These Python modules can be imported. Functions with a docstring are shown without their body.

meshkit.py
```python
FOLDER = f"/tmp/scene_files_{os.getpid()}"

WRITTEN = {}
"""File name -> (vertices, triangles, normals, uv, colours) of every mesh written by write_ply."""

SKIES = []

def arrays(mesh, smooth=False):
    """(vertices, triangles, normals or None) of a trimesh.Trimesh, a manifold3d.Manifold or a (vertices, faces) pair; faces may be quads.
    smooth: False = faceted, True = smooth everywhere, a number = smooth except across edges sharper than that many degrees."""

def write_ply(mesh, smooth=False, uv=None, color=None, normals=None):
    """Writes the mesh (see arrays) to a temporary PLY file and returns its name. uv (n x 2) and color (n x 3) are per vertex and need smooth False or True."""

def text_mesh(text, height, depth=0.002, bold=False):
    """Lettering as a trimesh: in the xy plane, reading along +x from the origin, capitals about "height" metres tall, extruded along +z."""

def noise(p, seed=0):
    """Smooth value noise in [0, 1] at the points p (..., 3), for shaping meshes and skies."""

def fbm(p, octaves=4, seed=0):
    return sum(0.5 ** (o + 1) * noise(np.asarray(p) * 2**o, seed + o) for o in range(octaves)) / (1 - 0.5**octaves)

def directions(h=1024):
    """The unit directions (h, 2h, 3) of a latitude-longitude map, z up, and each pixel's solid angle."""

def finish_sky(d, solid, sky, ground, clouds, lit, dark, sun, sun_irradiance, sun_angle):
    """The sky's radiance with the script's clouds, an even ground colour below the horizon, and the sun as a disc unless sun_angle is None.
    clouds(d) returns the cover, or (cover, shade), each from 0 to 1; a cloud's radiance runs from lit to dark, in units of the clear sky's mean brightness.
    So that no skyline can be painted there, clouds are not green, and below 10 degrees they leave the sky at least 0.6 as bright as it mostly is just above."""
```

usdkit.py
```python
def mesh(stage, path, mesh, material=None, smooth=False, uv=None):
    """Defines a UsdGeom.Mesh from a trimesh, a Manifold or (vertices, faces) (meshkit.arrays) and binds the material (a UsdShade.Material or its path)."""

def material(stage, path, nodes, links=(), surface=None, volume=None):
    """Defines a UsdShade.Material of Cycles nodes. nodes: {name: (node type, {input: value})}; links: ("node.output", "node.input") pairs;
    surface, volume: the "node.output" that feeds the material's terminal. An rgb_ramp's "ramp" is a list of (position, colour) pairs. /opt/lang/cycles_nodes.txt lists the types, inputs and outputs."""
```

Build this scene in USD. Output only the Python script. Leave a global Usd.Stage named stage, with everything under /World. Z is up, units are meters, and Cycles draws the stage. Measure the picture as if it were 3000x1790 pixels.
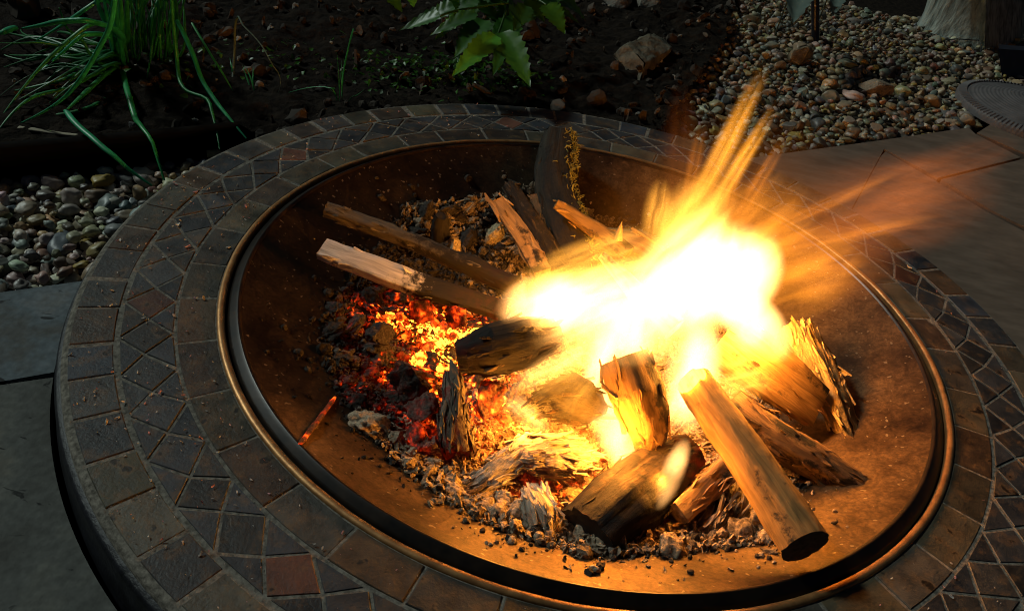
import math, numpy as np, trimesh, usdkit, meshkit
from pxr import Usd, UsdGeom, UsdLux, UsdShade, Gf, Sdf, Vt

# ------------------------------------------------------------------ camera, sky, light
stage = Usd.Stage.CreateInMemory()
UsdGeom.SetStageUpAxis(stage, 'Z')
world = UsdGeom.Xform.Define(stage, '/World')
UsdGeom.Scope.Define(stage, '/World/Looks')
T = 0.05                                   # height of the tile top above the patio
R0 = 0.45                                  # radius of the bowl opening
EYE = np.array([-0.09765, -0.86118, 0.60056 + T])
CR = np.array([0.98291545, 0.10880128, 0.14845707])
CU = np.array([-0.18405766, 0.58102697, 0.79279911])
CF = np.array([0.0, 0.80657916, -0.59112610])
FPX = 2380.18                              # focal length in pixels of the 3000-wide photograph
cam = UsdGeom.Camera.Define(stage, '/World/camera')
cam.AddTransformOp().Set(Gf.Matrix4d(*CR, 0, *CU, 0, *(-CF), 0, *EYE, 1))
cam.CreateHorizontalApertureAttr(36.0)
cam.CreateFocalLengthAttr(36.0 * FPX / 3000)
cam.CreateClippingRangeAttr((0.02, 100.0))
cam.CreateExposureAttr(1.5)

SUN = np.array([-0.72, 0.30, 0.62]); SUN = SUN / np.linalg.norm(SUN)
dome = UsdLux.DomeLight.Define(stage, '/World/sky')
usdkit.material(stage, '/World/Looks/night_sky', {
    'sky': ('sky_texture', {'sky_type': 'single_scattering', 'sun_disc': False, 'sun_elevation': math.asin(SUN[2]), 'sun_rotation': math.atan2(SUN[0], SUN[1])}),
    'bg': ('background_shader', {'strength': 0.0014})}, [('sky.color', 'bg.color')], surface='bg.background')
UsdShade.MaterialBindingAPI.Apply(dome.GetPrim()).Bind(UsdShade.Material.Get(stage, '/World/Looks/night_sky'))
moon = UsdLux.DistantLight.Define(stage, '/World/night_light')
moon.CreateIntensityAttr(0.105); moon.CreateAngleAttr(6.0); moon.CreateNormalizeAttr(True)
moon.CreateColorAttr(Gf.Vec3f(0.86, 1.0, 0.93))
zax = SUN; xax = np.cross([0, 0, 1.0], zax); xax /= np.linalg.norm(xax); yax = np.cross(zax, xax)
moon.AddTransformOp().Set(Gf.Matrix4d(*xax, 0, *yax, 0, *zax, 0, 0, 0, 5, 1))

rng = np.random.default_rng(7)
noise, fbm = meshkit.noise, meshkit.fbm

# ------------------------------------------------------------------ helpers
def at(px, py, h):
    """the point at height h above the tile top that the photograph shows at (px, py)"""
    d = CF + (px - 1500) / FPX * CR - (py - 895) / FPX * CU
    return EYE + d * ((T + h - EYE[2]) / d[2])
def line_at(pts):
    return np.array([at(*p) for p in pts])
taken = {}
def numbered(path):
    n = taken.get(path, 0); taken[path] = n + 1
    return path if n == 0 else f'{path}_{n:03d}'
def tag(prim, label=None, cat=None, group=None, kind=None):
    for k, v in (('label', label), ('category', cat), ('group', group), ('kind', kind)):
        if v: prim.SetCustomDataByKey(k, v)
    return prim
def thing(name, label, cat, loc=(0, 0, 0), group=None, kind=None):
    x = UsdGeom.Xform.Define(stage, numbered('/World/' + name)); x.AddTranslateOp().Set(Gf.Vec3d(*map(float, loc)))
    p = tag(x.GetPrim(), label, cat, group, kind)
    return p
def loc_of(prim):
    m = UsdGeom.XformCache().GetLocalToWorldTransform(prim)
    return np.array(m.ExtractTranslation())
def put(name, vf, mat, parent=None, smooth=40, attrs=None, kind=None, label=None):
    """one Mesh prim from world-space vertices and faces"""
    v, f = np.asarray(vf[0], float), np.asarray(vf[1], int)
    path = numbered((str(parent.GetPath()) if parent else '/World') + '/' + name)
    if parent is not None: v = v - loc_of(parent)
    if attrs:
        sm = True if smooth else False
        m = usdkit.mesh(stage, path, (v, f), mat, smooth=sm)
        pv = UsdGeom.PrimvarsAPI(m)
        for k, a in attrs.items():
            a = np.asarray(a, np.float32)
            if a.ndim == 1:
                a = np.repeat(a[:, None], 3, 1)
            pv.CreatePrimvar(k, Sdf.ValueTypeNames.Color3fArray, 'vertex').Set(Vt.Vec3fArray.FromNumpy(np.ascontiguousarray(a)))
    else:
        m = usdkit.mesh(stage, path, (v, f), mat, smooth=smooth)
    p = m.GetPrim()
    return tag(p, label, None, None, kind)
def join(parts):
    """[(v, f, {attr}), ...] -> one (v, f), attrs"""
    vs, fs, at_, n = [], [], {}, 0
    for q in parts:
        v, f = np.asarray(q[0], float), tri(q[1]); vs.append(v); fs.append(f + n); n += len(v)
        if len(q) > 2:
            for k, a in q[2].items():
                a = np.asarray(a, float); a = np.broadcast_to(a, (len(v), 3)) if a.ndim == 1 and len(a) == 3 and len(v) != 3 else a
                if a.ndim == 0: a = np.full((len(v), 3), float(a))
                if a.ndim == 1: a = np.repeat(a[:, None], 3, 1)
                at_.setdefault(k, []).append(a)
    return (np.vstack(vs), np.vstack(fs)), {k: np.vstack(a) for k, a in at_.items()}
def tri(f):
    f = np.asarray(f, int)
    return np.vstack([f[:, [0, 1, 2]], f[:, [0, 2, 3]]]) if f.shape[1] == 4 else f
def frames(p):
    t = np.gradient(p, axis=0); t /= np.linalg.norm(t, axis=1, keepdims=True) + 1e-12
    a = np.zeros_like(t); ref = np.array([0, 0, 1.0]) if abs(t[0][2]) < 0.9 else np.array([1.0, 0, 0])
    x = np.cross(t[0], ref); x /= np.linalg.norm(x)
    for i in range(len(t)):
        x = x - t[i] * (x @ t[i]); x /= np.linalg.norm(x) + 1e-12; a[i] = x
    return t, a, np.cross(t, a)
def spline(pts, n):
    pts = np.asarray(pts, float)
    if len(pts) == 2:
        return pts[0] + np.linspace(0, 1, n)[:, None] * (pts[1] - pts[0])
    from scipy.interpolate import PchipInterpolator
    s = np.r_[0, np.cumsum(np.linalg.norm(np.diff(pts, axis=0), axis=1))]
    return PchipInterpolator(s, pts)(np.linspace(0, s[-1], n))
def tube(p, r, sides=8, flat=1.0, cap=True):
    p = np.asarray(p, float); t, a, b = frames(p); ang = np.arange(sides) * 2 * np.pi / sides
    r = np.broadcast_to(r, (len(p),))
    v = p[:, None] + r[:, None, None] * (np.cos(ang)[None, :, None] * a[:, None] + flat * np.sin(ang)[None, :, None] * b[:, None])
    i, j = np.meshgrid(np.arange(len(p) - 1), np.arange(sides), indexing='ij')
    q = tri(np.stack([i * sides + j, i * sides + (j + 1) % sides, (i + 1) * sides + (j + 1) % sides, (i + 1) * sides + j], -1).reshape(-1, 4))
    v = v.reshape(-1, 3)
    if cap:
        n = len(v); v = np.vstack([v, p[0], p[-1]]); k = np.arange(sides)
        q = np.vstack([q, np.stack([np.full(sides, n), (k + 1) % sides, k], 1), np.stack([np.full(sides, n + 1), n - sides + k, n - sides + (k + 1) % sides], 1)])
    return v, q
def lathe(prof, n=180, a0=0.0, a1=2 * np.pi):
    """surface of revolution about z of profile [(r, z)...]"""
    prof = np.asarray(prof, float); ang = np.linspace(a0, a1, n + 1)[:-1] if abs(a1 - a0 - 2 * np.pi) < 1e-6 else np.linspace(a0, a1, n + 1)
    v = np.stack([prof[:, 0][None] * np.cos(ang)[:, None], prof[:, 0][None] * np.sin(ang)[:, None], np.broadcast_to(prof[:, 1][None], (len(ang), len(prof)))], -1)
    m, k = len(ang), len(prof); full = m == n
    i, j = np.meshgrid(np.arange(m if full else m - 1), np.arange(k - 1), indexing='ij'); i2 = (i + 1) % m
    q = np.stack([i * k + j, i2 * k + j, i2 * k + j + 1, i * k + j + 1], -1).reshape(-1, 4)
    return v.reshape(-1, 3), tri(q)
def slab(poly, z0, z1, bevel=0.0015):
    """a prism over a 2-D outline (counter-clockwise) with a bevelled top edge; z1 may be one value per corner"""
    poly = np.asarray(poly, float); n = len(poly); c = poly.mean(0); d = poly - c
    size = np.linalg.norm(d, axis=1).mean(); z1 = np.broadcast_to(z1, (n,)); k = 1 - bevel * 1.4 / size
    v = np.vstack([np.c_[poly, np.full(n, z0)], np.c_[poly, z1 - bevel], np.c_[c + d * k, z1], [[*c, z1.mean()]]])
    i = np.arange(n); j = (i + 1) % n
    f = np.vstack([tri(np.stack([i, j, j + n, i + n], 1)), tri(np.stack([i + n, j + n, j + 2 * n, i + 2 * n], 1)), np.stack([i + 2 * n, j + 2 * n, np.full(n, 3 * n)], 1)])
    return v, f
ICO = {k: (np.array(m.vertices), np.array(m.faces)) for k in (0, 1, 2, 3, 4) for m in [trimesh.creation.icosphere(k)]}
def rot(r=None):
    q = (r or rng).normal(size=4); q /= np.linalg.norm(q)
    return trimesh.transformations.quaternion_matrix(q)[:3, :3]
def pebble(c, s, sub=2, rough=0.25, seed=0, squash=None):
    v, f = ICO[sub]; k = 1 + rough * (fbm(v * 1.3 + seed * 7.13, 2) * 2 - 1)[:, None] * 1.6
    ax = np.array(squash if squash is not None else [rng.uniform(.9, 1.35), rng.uniform(.75, 1.05), rng.uniform(.5, .8)])
    a = rng.uniform(0, 2 * np.pi); t = rng.uniform(-.35, .35)
    M = trimesh.transformations.euler_matrix(t, rng.uniform(-.35, .35), a)[:3, :3]
    return (v * k * ax * s) @ M.T + c, f
def rock(c, s, sub=3, seed=0, cuts=9, axes=(1, 1, 1), rough=.05, R=None):
    """an angular stone: a ball cut by random planes, then roughened"""
    v, f = ICO[sub]; v = v.copy(); r = np.random.default_rng(seed)
    for _ in range(cuts):
        d = r.normal(size=3); d /= np.linalg.norm(d); h = r.uniform(.42, .74); e = v @ d
        v = v - np.where(e > h, (e - h) * .95, 0)[:, None] * d
    v = v * (1 + rough * (fbm(v * 4 + seed, 3) * 2 - 1)[:, None] * 2)
    v = v * np.array(axes) * s
    if R is not None: v = v @ R.T
    return v + c, f

# ------------------------------------------------------------------ materials
def N(path, nodes, links, surface='p.BSDF', volume=None):
    return usdkit.material(stage, '/World/Looks/' + path, nodes, links, surface=surface, volume=volume)
def stone_mat(name, spec=.35, rough=.6, nscale=60, lo=.55, hi=1.35, bump=.25, bdist=.002, fine=400):
    return N(name, {
        'a': ('attribute', {'attribute': 'tint'}), 'g': ('geometry', {}),
        'n': ('noise_texture', {'scale': nscale, 'detail': 6.0, 'roughness': .65}), 'n2': ('noise_texture', {'scale': fine, 'detail': 3.0}),
        'r': ('map_range', {'from_min': .3, 'from_max': .7, 'to_min': lo, 'to_max': hi, 'clamp': True}),
        'm': ('vector_math', {'math_type': 'scale'}), 'ad': ('math', {'math_type': 'add'}),
        'b': ('bump', {'strength': bump, 'distance': bdist}), 'p': ('principled_bsdf', {'roughness': rough, 'specular_ior_level': spec})},
        [('g.position', 'n.vector'), ('g.position', 'n2.vector'), ('n.fac', 'r.value'), ('a.vector', 'm.vector1'), ('r.result', 'm.scale'), ('m.vector', 'p.base_color'),
         ('n.fac', 'ad.value1'), ('n2.fac', 'ad.value2'), ('ad.value', 'b.height'), ('b.normal', 'p.normal')])
M_peb = stone_mat('river_pebble', .45, .45, 90, .6, 1.3, .15, .001)
M_rock = stone_mat('rough_rock', .3, .75, 35, .4, 1.5, .6, .006, 200)
M_tile = N('slate_tile', {
    'a': ('attribute', {'attribute': 'tint'}), 'g': ('geometry', {}),
    'n': ('noise_texture', {'scale': 32.0, 'detail': 8.0, 'roughness': .7}), 'n2': ('noise_texture', {'scale': 300.0, 'detail': 4.0}),
    'v': ('noise_texture', {'scale': 55.0, 'detail': 3.0, 'roughness': .5}),
    'r': ('map_range', {'from_min': .3, 'from_max': .7, 'to_min': .45, 'to_max': 1.6, 'clamp': True}),
    'pit': ('map_range', {'from_min': .66, 'from_max': .71, 'to_min': 1.0, 'to_max': .12, 'clamp': True}),
    'rust': ('map_range', {'from_min': .52, 'from_max': .72, 'to_min': 0, 'to_max': .55, 'clamp': True}),
    'm': ('vector_math', {'math_type': 'scale'}), 'm2': ('vector_math', {'math_type': 'scale'}),
    'mx': ('mix', {'mix_type': 'mix', 'color2': (.15, .085, .032)}),
    'ad': ('math', {'math_type': 'multiply_add', 'value2': .25}), 'rr': ('map_range', {'from_min': .3, 'from_max': .7, 'to_min': .42, 'to_max': .7, 'clamp': True}),
    'b': ('bump', {'strength': .6, 'distance': .0028}), 'p': ('principled_bsdf', {'specular_ior_level': .45})},
    [('g.position', 'n.vector'), ('g.position', 'n2.vector'), ('g.position', 'v.vector'), ('n.fac', 'r.value'), ('a.vector', 'mx.color1'), ('v.fac', 'rust.value'), ('rust.result', 'mx.fac'),
     ('mx.color', 'm.vector1'), ('r.result', 'm.scale'), ('v.fac', 'pit.value'), ('m.vector', 'm2.vector1'), ('pit.result', 'm2.scale'), ('m2.vector', 'p.base_color'),
     ('n2.fac', 'ad.value1'), ('n.fac', 'ad.value3'), ('ad.value', 'b.height'), ('b.normal', 'p.normal'), ('n.fac', 'rr.value'), ('rr.result', 'p.roughness')])
def plain(name, c0, c1, scale, rough=.8, spec=.3, bump=.4, bdist=.003, metallic=0.0, detail=6.0, stretch=None, lo=.35, hi=.65):
    nodes = {'g': ('geometry', {}), 'mp': ('mapping', {'scale': stretch or (1, 1, 1)}), 'n': ('noise_texture', {'scale': scale, 'detail': detail, 'roughness': .65}),
             'r': ('rgb_ramp', {'ramp': [(0, c0), (lo, c0), (hi, c1), (1, c1)]}), 'b': ('bump', {'strength': bump, 'distance': bdist}),
             'p': ('principled_bsdf', {'roughness': rough, 'specular_ior_level': spec, 'metallic': metallic})}
    return N(name, nodes, [('g.position', 'mp.vector'), ('mp.vector', 'n.vector'), ('n.fac', 'r.fac'), ('r.color', 'p.base_color'), ('n.fac', 'b.height'), ('b.normal', 'p.normal')])
M_grout = plain('sandy_grout', (.09, .08, .065), (.29, .26, .215), 190, .9, .2, .7, .002)
M_soil = plain('dark_soil', (.006, .004, .003), (.026, .018, .012), 55, .95, .1, .9, .012)
M_gravelbase = plain('gravel_base', (.012, .009, .007), (.05, .04, .03), 60, .95, .1, .8, .01)
M_edging = plain('black_edging', (.0025, .0025, .0025), (.006, .006, .0055), 70, .9, .08, .3, .002, stretch=(1, 1, 4))
M_band = plain('black_metal_band', (.002, .0024, .004), (.013, .014, .02), 45, .5, .35, .6, .004)
M_brass = plain('bronze_trim', (.34, .16, .06), (.55, .29, .11), 60, .45, .4, .35, .0015, metallic=.6)
M_post = plain('black_metal', (.010, .010, .014), (.02, .02, .026), 40, .3, .6, .1, .001)
M_patio_l = N('grey_flagstone', {
    'g': ('geometry', {}), 'n': ('noise_texture', {'scale': 9.0, 'detail': 8.0, 'roughness': .62}), 'n2': ('noise_texture', {'scale': 120.0, 'detail': 5.0}),
    'mp': ('mapping', {'scale': (1.0, 2.0, 1.0), 'rotation': (0, 0, .5)}), 'v': ('noise_texture', {'scale': 30.0, 'detail': 4.0, 'distortion': .6}),
    'r': ('rgb_ramp', {'ramp': [(0, (.055, .05, .045)), (.4, (.085, .085, .08)), (.5, (.10, .125, .14)), (.58, (.14, .155, .165)), (.68, (.14, .12, .09)), (1, (.2, .18, .15))]}),
    'sp': ('map_range', {'from_min': .66, 'from_max': .69, 'to_min': 1.0, 'to_max': .10, 'clamp': True}), 'm': ('vector_math', {'math_type': 'scale'}),
    'f': ('map_range', {'from_min': .3, 'from_max': .7, 'to_min': .75, 'to_max': 1.25, 'clamp': True}), 'm2': ('vector_math', {'math_type': 'scale'}),
    'ad': ('math', {'math_type': 'multiply_add', 'value2': .3}), 'b': ('bump', {'strength': .55, 'distance': .004}), 'p': ('principled_bsdf', {'roughness': .75, 'specular_ior_level': .3})},
    [('g.position', 'n.vector'), ('g.position', 'n2.vector'), ('g.position', 'mp.vector'), ('mp.vector', 'v.vector'), ('n.fac', 'r.fac'), ('r.color', 'm.vector1'), ('v.fac', 'sp.value'), ('sp.result', 'm.scale'),
     ('m.vector', 'm2.vector1'), ('n2.fac', 'f.value'), ('f.result', 'm2.scale'), ('m2.vector', 'p.base_color'), ('n2.fac', 'ad.value1'), ('n.fac', 'ad.value3'), ('ad.value', 'b.height'), ('b.normal', 'p.normal')])
M_patio_l2 = N('brown_flagstone', {
    'g': ('geometry', {}), 'n': ('noise_texture', {'scale': 9.0, 'detail': 8.0, 'roughness': .62}), 'n2': ('noise_texture', {'scale': 120.0, 'detail': 5.0}),
    'mp': ('mapping', {'scale': (1.0, 2.0, 1.0), 'rotation': (0, 0, .5)}), 'v': ('noise_texture', {'scale': 30.0, 'detail': 4.0, 'distortion': .6}),
    'r': ('rgb_ramp', {'ramp': [(0, (.055, .05, .045)), (.4, (.06, .06, .052)), (.5, (.085, .088, .08)), (.58, (.11, .11, .095)), (.68, (.115, .10, .075)), (1, (.2, .18, .15))]}),
    'sp': ('map_range', {'from_min': .66, 'from_max': .69, 'to_min': 1.0, 'to_max': .10, 'clamp': True}), 'm': ('vector_math', {'math_type': 'scale'}),
    'f': ('map_range', {'from_min': .3, 'from_max': .7, 'to_min': .75, 'to_max': 1.25, 'clamp': True}), 'm2': ('vector_math', {'math_type': 'scale'}),
    'ad': ('math', {'math_type': 'multiply_add', 'value2': .3}), 'b': ('bump', {'strength': .55, 'distance': .004}), 'p': ('principled_bsdf', {'roughness': .75, 'specular_ior_level': .3})},
    [('g.position', 'n.vector'), ('g.position', 'n2.vector'), ('g.position', 'mp.vector'), ('mp.vector', 'v.vector'), ('n.fac', 'r.fac'), ('r.color', 'm.vector1'), ('v.fac', 'sp.value'), ('sp.result', 'm.scale'),
     ('m.vector', 'm2.vector1'), ('n2.fac', 'f.value'), ('f.result', 'm2.scale'), ('m2.vector', 'p.base_color'), ('n2.fac', 'ad.value1'), ('n.fac', 'ad.value3'), ('ad.value', 'b.height'), ('b.normal', 'p.normal')])
M_patio_r = plain('brown_paver', (.13, .088, .062), (.21, .145, .105), 14, .7, .3, .4, .003, detail=9, stretch=(1, 2.5, 1))
M_bowl = N('scorched_steel', {
    'g': ('geometry', {}), 'n': ('noise_texture', {'scale': 9.0, 'detail': 8.0, 'roughness': .65}), 'n2': ('noise_texture', {'scale': 230.0, 'detail': 4.0, 'roughness': .7}), 'n3': ('noise_texture', {'scale': 150.0, 'detail': 1.0}),
    'r': ('rgb_ramp', {'ramp': [(0, (.014, .008, .005)), (.38, (.040, .022, .012)), (.50, (.085, .048, .022)), (.66, (.15, .090, .042)), (1, (.21, .135, .062))]}),
    'sp': ('map_range', {'from_min': .71, 'from_max': .745, 'to_min': 0, 'to_max': .6, 'clamp': True}), 'mx': ('mix', {'color2': (.30, .25, .18)}),
    'rr': ('map_range', {'from_min': .3, 'from_max': .7, 'to_min': .42, 'to_max': .70, 'clamp': True}),
    'f': ('map_range', {'from_min': .3, 'from_max': .7, 'to_min': .6, 'to_max': 1.35, 'clamp': True}), 'm2': ('vector_math', {'math_type': 'scale'}),
    'ws': ('noise_texture', {'scale': 3.2, 'detail': 7.0, 'roughness': .7}), 'wv': ('vector_math', {'math_type': 'distance', 'vector2': (-.36, .16, -.03)}), 'wa': ('math', {'math_type': 'multiply_add', 'value2': .55}), 'wr': ('map_range', {'range_type': 'smoothstep', 'from_min': .48, 'from_max': .82, 'to_min': .22, 'to_max': 1.0, 'clamp': True}), 'm3': ('vector_math', {'math_type': 'scale'}),  # soot blotches, with the dimness of the left wall painted in too
    'n4': ('noise_texture', {'scale': 42.0, 'detail': 6.0, 'roughness': .75, 'distortion': 1.5}), 'f4': ('map_range', {'from_min': .35, 'from_max': .65, 'to_min': .55, 'to_max': 1.3, 'clamp': True}), 'm4': ('vector_math', {'math_type': 'scale'}),
    'b': ('bump', {'strength': .22, 'distance': .0015}), 'p': ('principled_bsdf', {'metallic': .6, 'specular_ior_level': .4})},
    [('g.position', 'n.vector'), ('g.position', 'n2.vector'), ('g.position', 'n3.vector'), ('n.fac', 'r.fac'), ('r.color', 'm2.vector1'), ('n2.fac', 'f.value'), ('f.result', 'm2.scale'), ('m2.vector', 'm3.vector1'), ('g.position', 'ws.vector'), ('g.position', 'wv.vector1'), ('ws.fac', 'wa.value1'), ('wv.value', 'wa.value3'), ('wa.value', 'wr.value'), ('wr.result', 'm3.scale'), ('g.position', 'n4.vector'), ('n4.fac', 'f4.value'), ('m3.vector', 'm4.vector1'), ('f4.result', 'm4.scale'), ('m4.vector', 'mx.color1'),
     ('n3.fac', 'sp.value'), ('sp.result', 'mx.fac'), ('mx.color', 'p.base_color'), ('n.fac', 'rr.value'), ('rr.result', 'p.roughness'), ('n2.fac', 'b.height'), ('b.normal', 'p.normal')])
M_rim = plain('dark_rim', (.008, .006, .005), (.03, .019, .012), 40, .36, .5, .2, .001, metallic=.3)  # near-black flange, much darker than the dish
def wood_mat(name, bark=.5, ember=True):
    """grain follows the piece; char, glow and tint are properties of the wood itself"""
    return N(name, {
        'w': ('attribute', {'attribute': 'grain'}), 't': ('attribute', {'attribute': 'tint'}), 'c': ('attribute', {'attribute': 'char'}), 'e': ('attribute', {'attribute': 'glow'}),
        'mp': ('mapping', {'scale': (6.0, 60.0, 60.0)}), 'n': ('noise_texture', {'scale': 2.2, 'detail': 7.0, 'roughness': .68, 'distortion': .6}),
        'n2': ('noise_texture', {'scale': 90.0, 'detail': 5.0, 'roughness': .7}),
        'f': ('map_range', {'from_min': .3, 'from_max': .7, 'to_min': .45, 'to_max': 1.45, 'clamp': True}), 'm': ('vector_math', {'math_type': 'scale'}),
        'cf': ('math', {'math_type': 'add'}), 'cn': ('map_range', {'from_min': .3, 'from_max': .7, 'to_min': -.25, 'to_max': .25}), 'cs': ('map_range', {'range_type': 'smoothstep', 'from_min': .35, 'from_max': .65, 'to_min': 0, 'to_max': 1, 'clamp': True}),
        'cm': ('mix', {'color2': (.018, .015, .013)}),
        'em': ('math', {'math_type': 'multiply'}), 'en': ('map_range', {'from_min': .42, 'from_max': .62, 'to_min': 0, 'to_max': 1, 'clamp': True}), 'er': ('rgb_ramp', {'ramp': [(0, (0, 0, 0)), (.25, (.03, .001, 0)), (.5, (.25, .012, .001)), (.8, (.8, .10, .006)), (1, (1.4, .42, .03))]}),
        'ad': ('math', {'math_type': 'multiply_add', 'value2': .5}), 'b': ('bump', {'strength': bark, 'distance': .004}), 'p': ('principled_bsdf', {'roughness': .82, 'specular_ior_level': .25, 'emission_strength': 1.0})},
        [('w.vector', 'mp.vector'), ('mp.vector', 'n.vector'), ('w.vector', 'n2.vector'), ('n.fac', 'f.value'), ('t.vector', 'm.vector1'), ('f.result', 'm.scale'), ('m.vector', 'cm.color1'),
         ('n2.fac', 'cn.value'), ('cn.result', 'cf.value1'), ('c.fac', 'cf.value2'), ('cf.value', 'cs.value'), ('cs.result', 'cm.fac'), ('cm.color', 'p.base_color'),
         ('n2.fac', 'en.value'), ('en.result', 'em.value1'), ('e.fac', 'em.value2'), ('em.value', 'er.fac'), ('er.color', 'p.emission_color'),
         ('n2.fac', 'ad.value1'), ('n.fac', 'ad.value3'), ('ad.value', 'b.height'), ('b.normal', 'p.normal')])
M_wood = wood_mat('firewood', .55)
M_bark = wood_mat('firewood_bark', .95)
M_ember = N('ember_coal', {
    't': ('attribute', {'attribute': 'tint'}), 'e': ('attribute', {'attribute': 'glow'}), 'g': ('geometry', {}), 'n': ('noise_texture', {'scale': 75.0, 'detail': 5.0, 'roughness': .7}), 'n2': ('noise_texture', {'scale': 340.0, 'detail': 4.0}),
    'en': ('map_range', {'from_min': .36, 'from_max': .64, 'to_min': -.45, 'to_max': .45}), 'ea': ('math', {'math_type': 'add', 'use_clamp': True}), 'em': ('math', {'math_type': 'multiply', 'use_clamp': True}),
    'er': ('rgb_ramp', {'ramp': [(0, (0, 0, 0)), (.2, (.012, .0003, 0)), (.4, (.12, .004, .0003)), (.6, (.42, .025, .001)), (.8, (.85, .12, .006)), (1, (1.5, .62, .05))]}),
    'f': ('map_range', {'from_min': .3, 'from_max': .7, 'to_min': .4, 'to_max': 1.5, 'clamp': True}), 'm': ('vector_math', {'math_type': 'scale'}),
    'b': ('bump', {'strength': .7, 'distance': .002}), 'p': ('principled_bsdf', {'roughness': .9, 'specular_ior_level': .15, 'emission_strength': 1.0})},
    [('g.position', 'n.vector'), ('g.position', 'n2.vector'), ('n.fac', 'en.value'), ('en.result', 'ea.value1'), ('e.fac', 'ea.value2'), ('ea.value', 'em.value1'), ('e.fac', 'em.value2'), ('em.value', 'er.fac'), ('er.color', 'p.emission_color'),
     ('n2.fac', 'f.value'), ('t.vector', 'm.vector1'), ('f.result', 'm.scale'), ('m.vector', 'p.base_color'), ('n2.fac', 'b.height'), ('b.normal', 'p.normal')])
def leaf_mat(name, c0, c1, rough=.38, trans=.3, scale=40):
    return N(name, {'g': ('geometry', {}), 'a': ('attribute', {'attribute': 'tint'}), 'n': ('noise_texture', {'scale': scale, 'detail': 5.0, 'roughness': .7}), 'r': ('rgb_ramp', {'ramp': [(.3, c0), (.7, c1)]}), 'm': ('vector_math', {'math_type': 'multiply'}),
                    'p': ('principled_bsdf', {'roughness': rough, 'specular_ior_level': .5}), 't': ('translucent_bsdf', {}), 'x': ('mix_closure', {'fac': trans})},
             [('g.position', 'n.vector'), ('n.fac', 'r.fac'), ('r.color', 'm.vector1'), ('a.vector', 'm.vector2'), ('m.vector', 'p.base_color'), ('m.vector', 't.color'), ('p.BSDF', 'x.closure1'), ('t.BSDF', 'x.closure2')], surface='x.closure')
M_chive = leaf_mat('tubular_leaf', (.008, .16, .050), (.018, .30, .11), .42, .12)
M_leaf = leaf_mat('serrated_leaf', (.03, .13, .012), (.06, .21, .02), .4, .3, 60)
M_grey_leaf = leaf_mat('grey_leaf', (.10, .15, .13), (.17, .23, .20), .5, .2, 60)
M_moss = leaf_mat('moss', (.16, .15, .03), (.30, .27, .05), .7, .2, 90)
M_tint = N('tinted_matter', {'a': ('attribute', {'attribute': 'tint'}), 'p': ('principled_bsdf', {'roughness': .85, 'specular_ior_level': .2})}, [('a.vector', 'p.base_color')])
M_greywood = plain('grey_weathered_wood', (.10, .12, .105), (.40, .44, .39), 22, .85, .2, 1.0, .012, stretch=(2.6, 2.6, .3))
M_dome = plain('grey_resin', (.10, .09, .09), (.15, .135, .135), 30, .55, .4, .15, .001)

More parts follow.
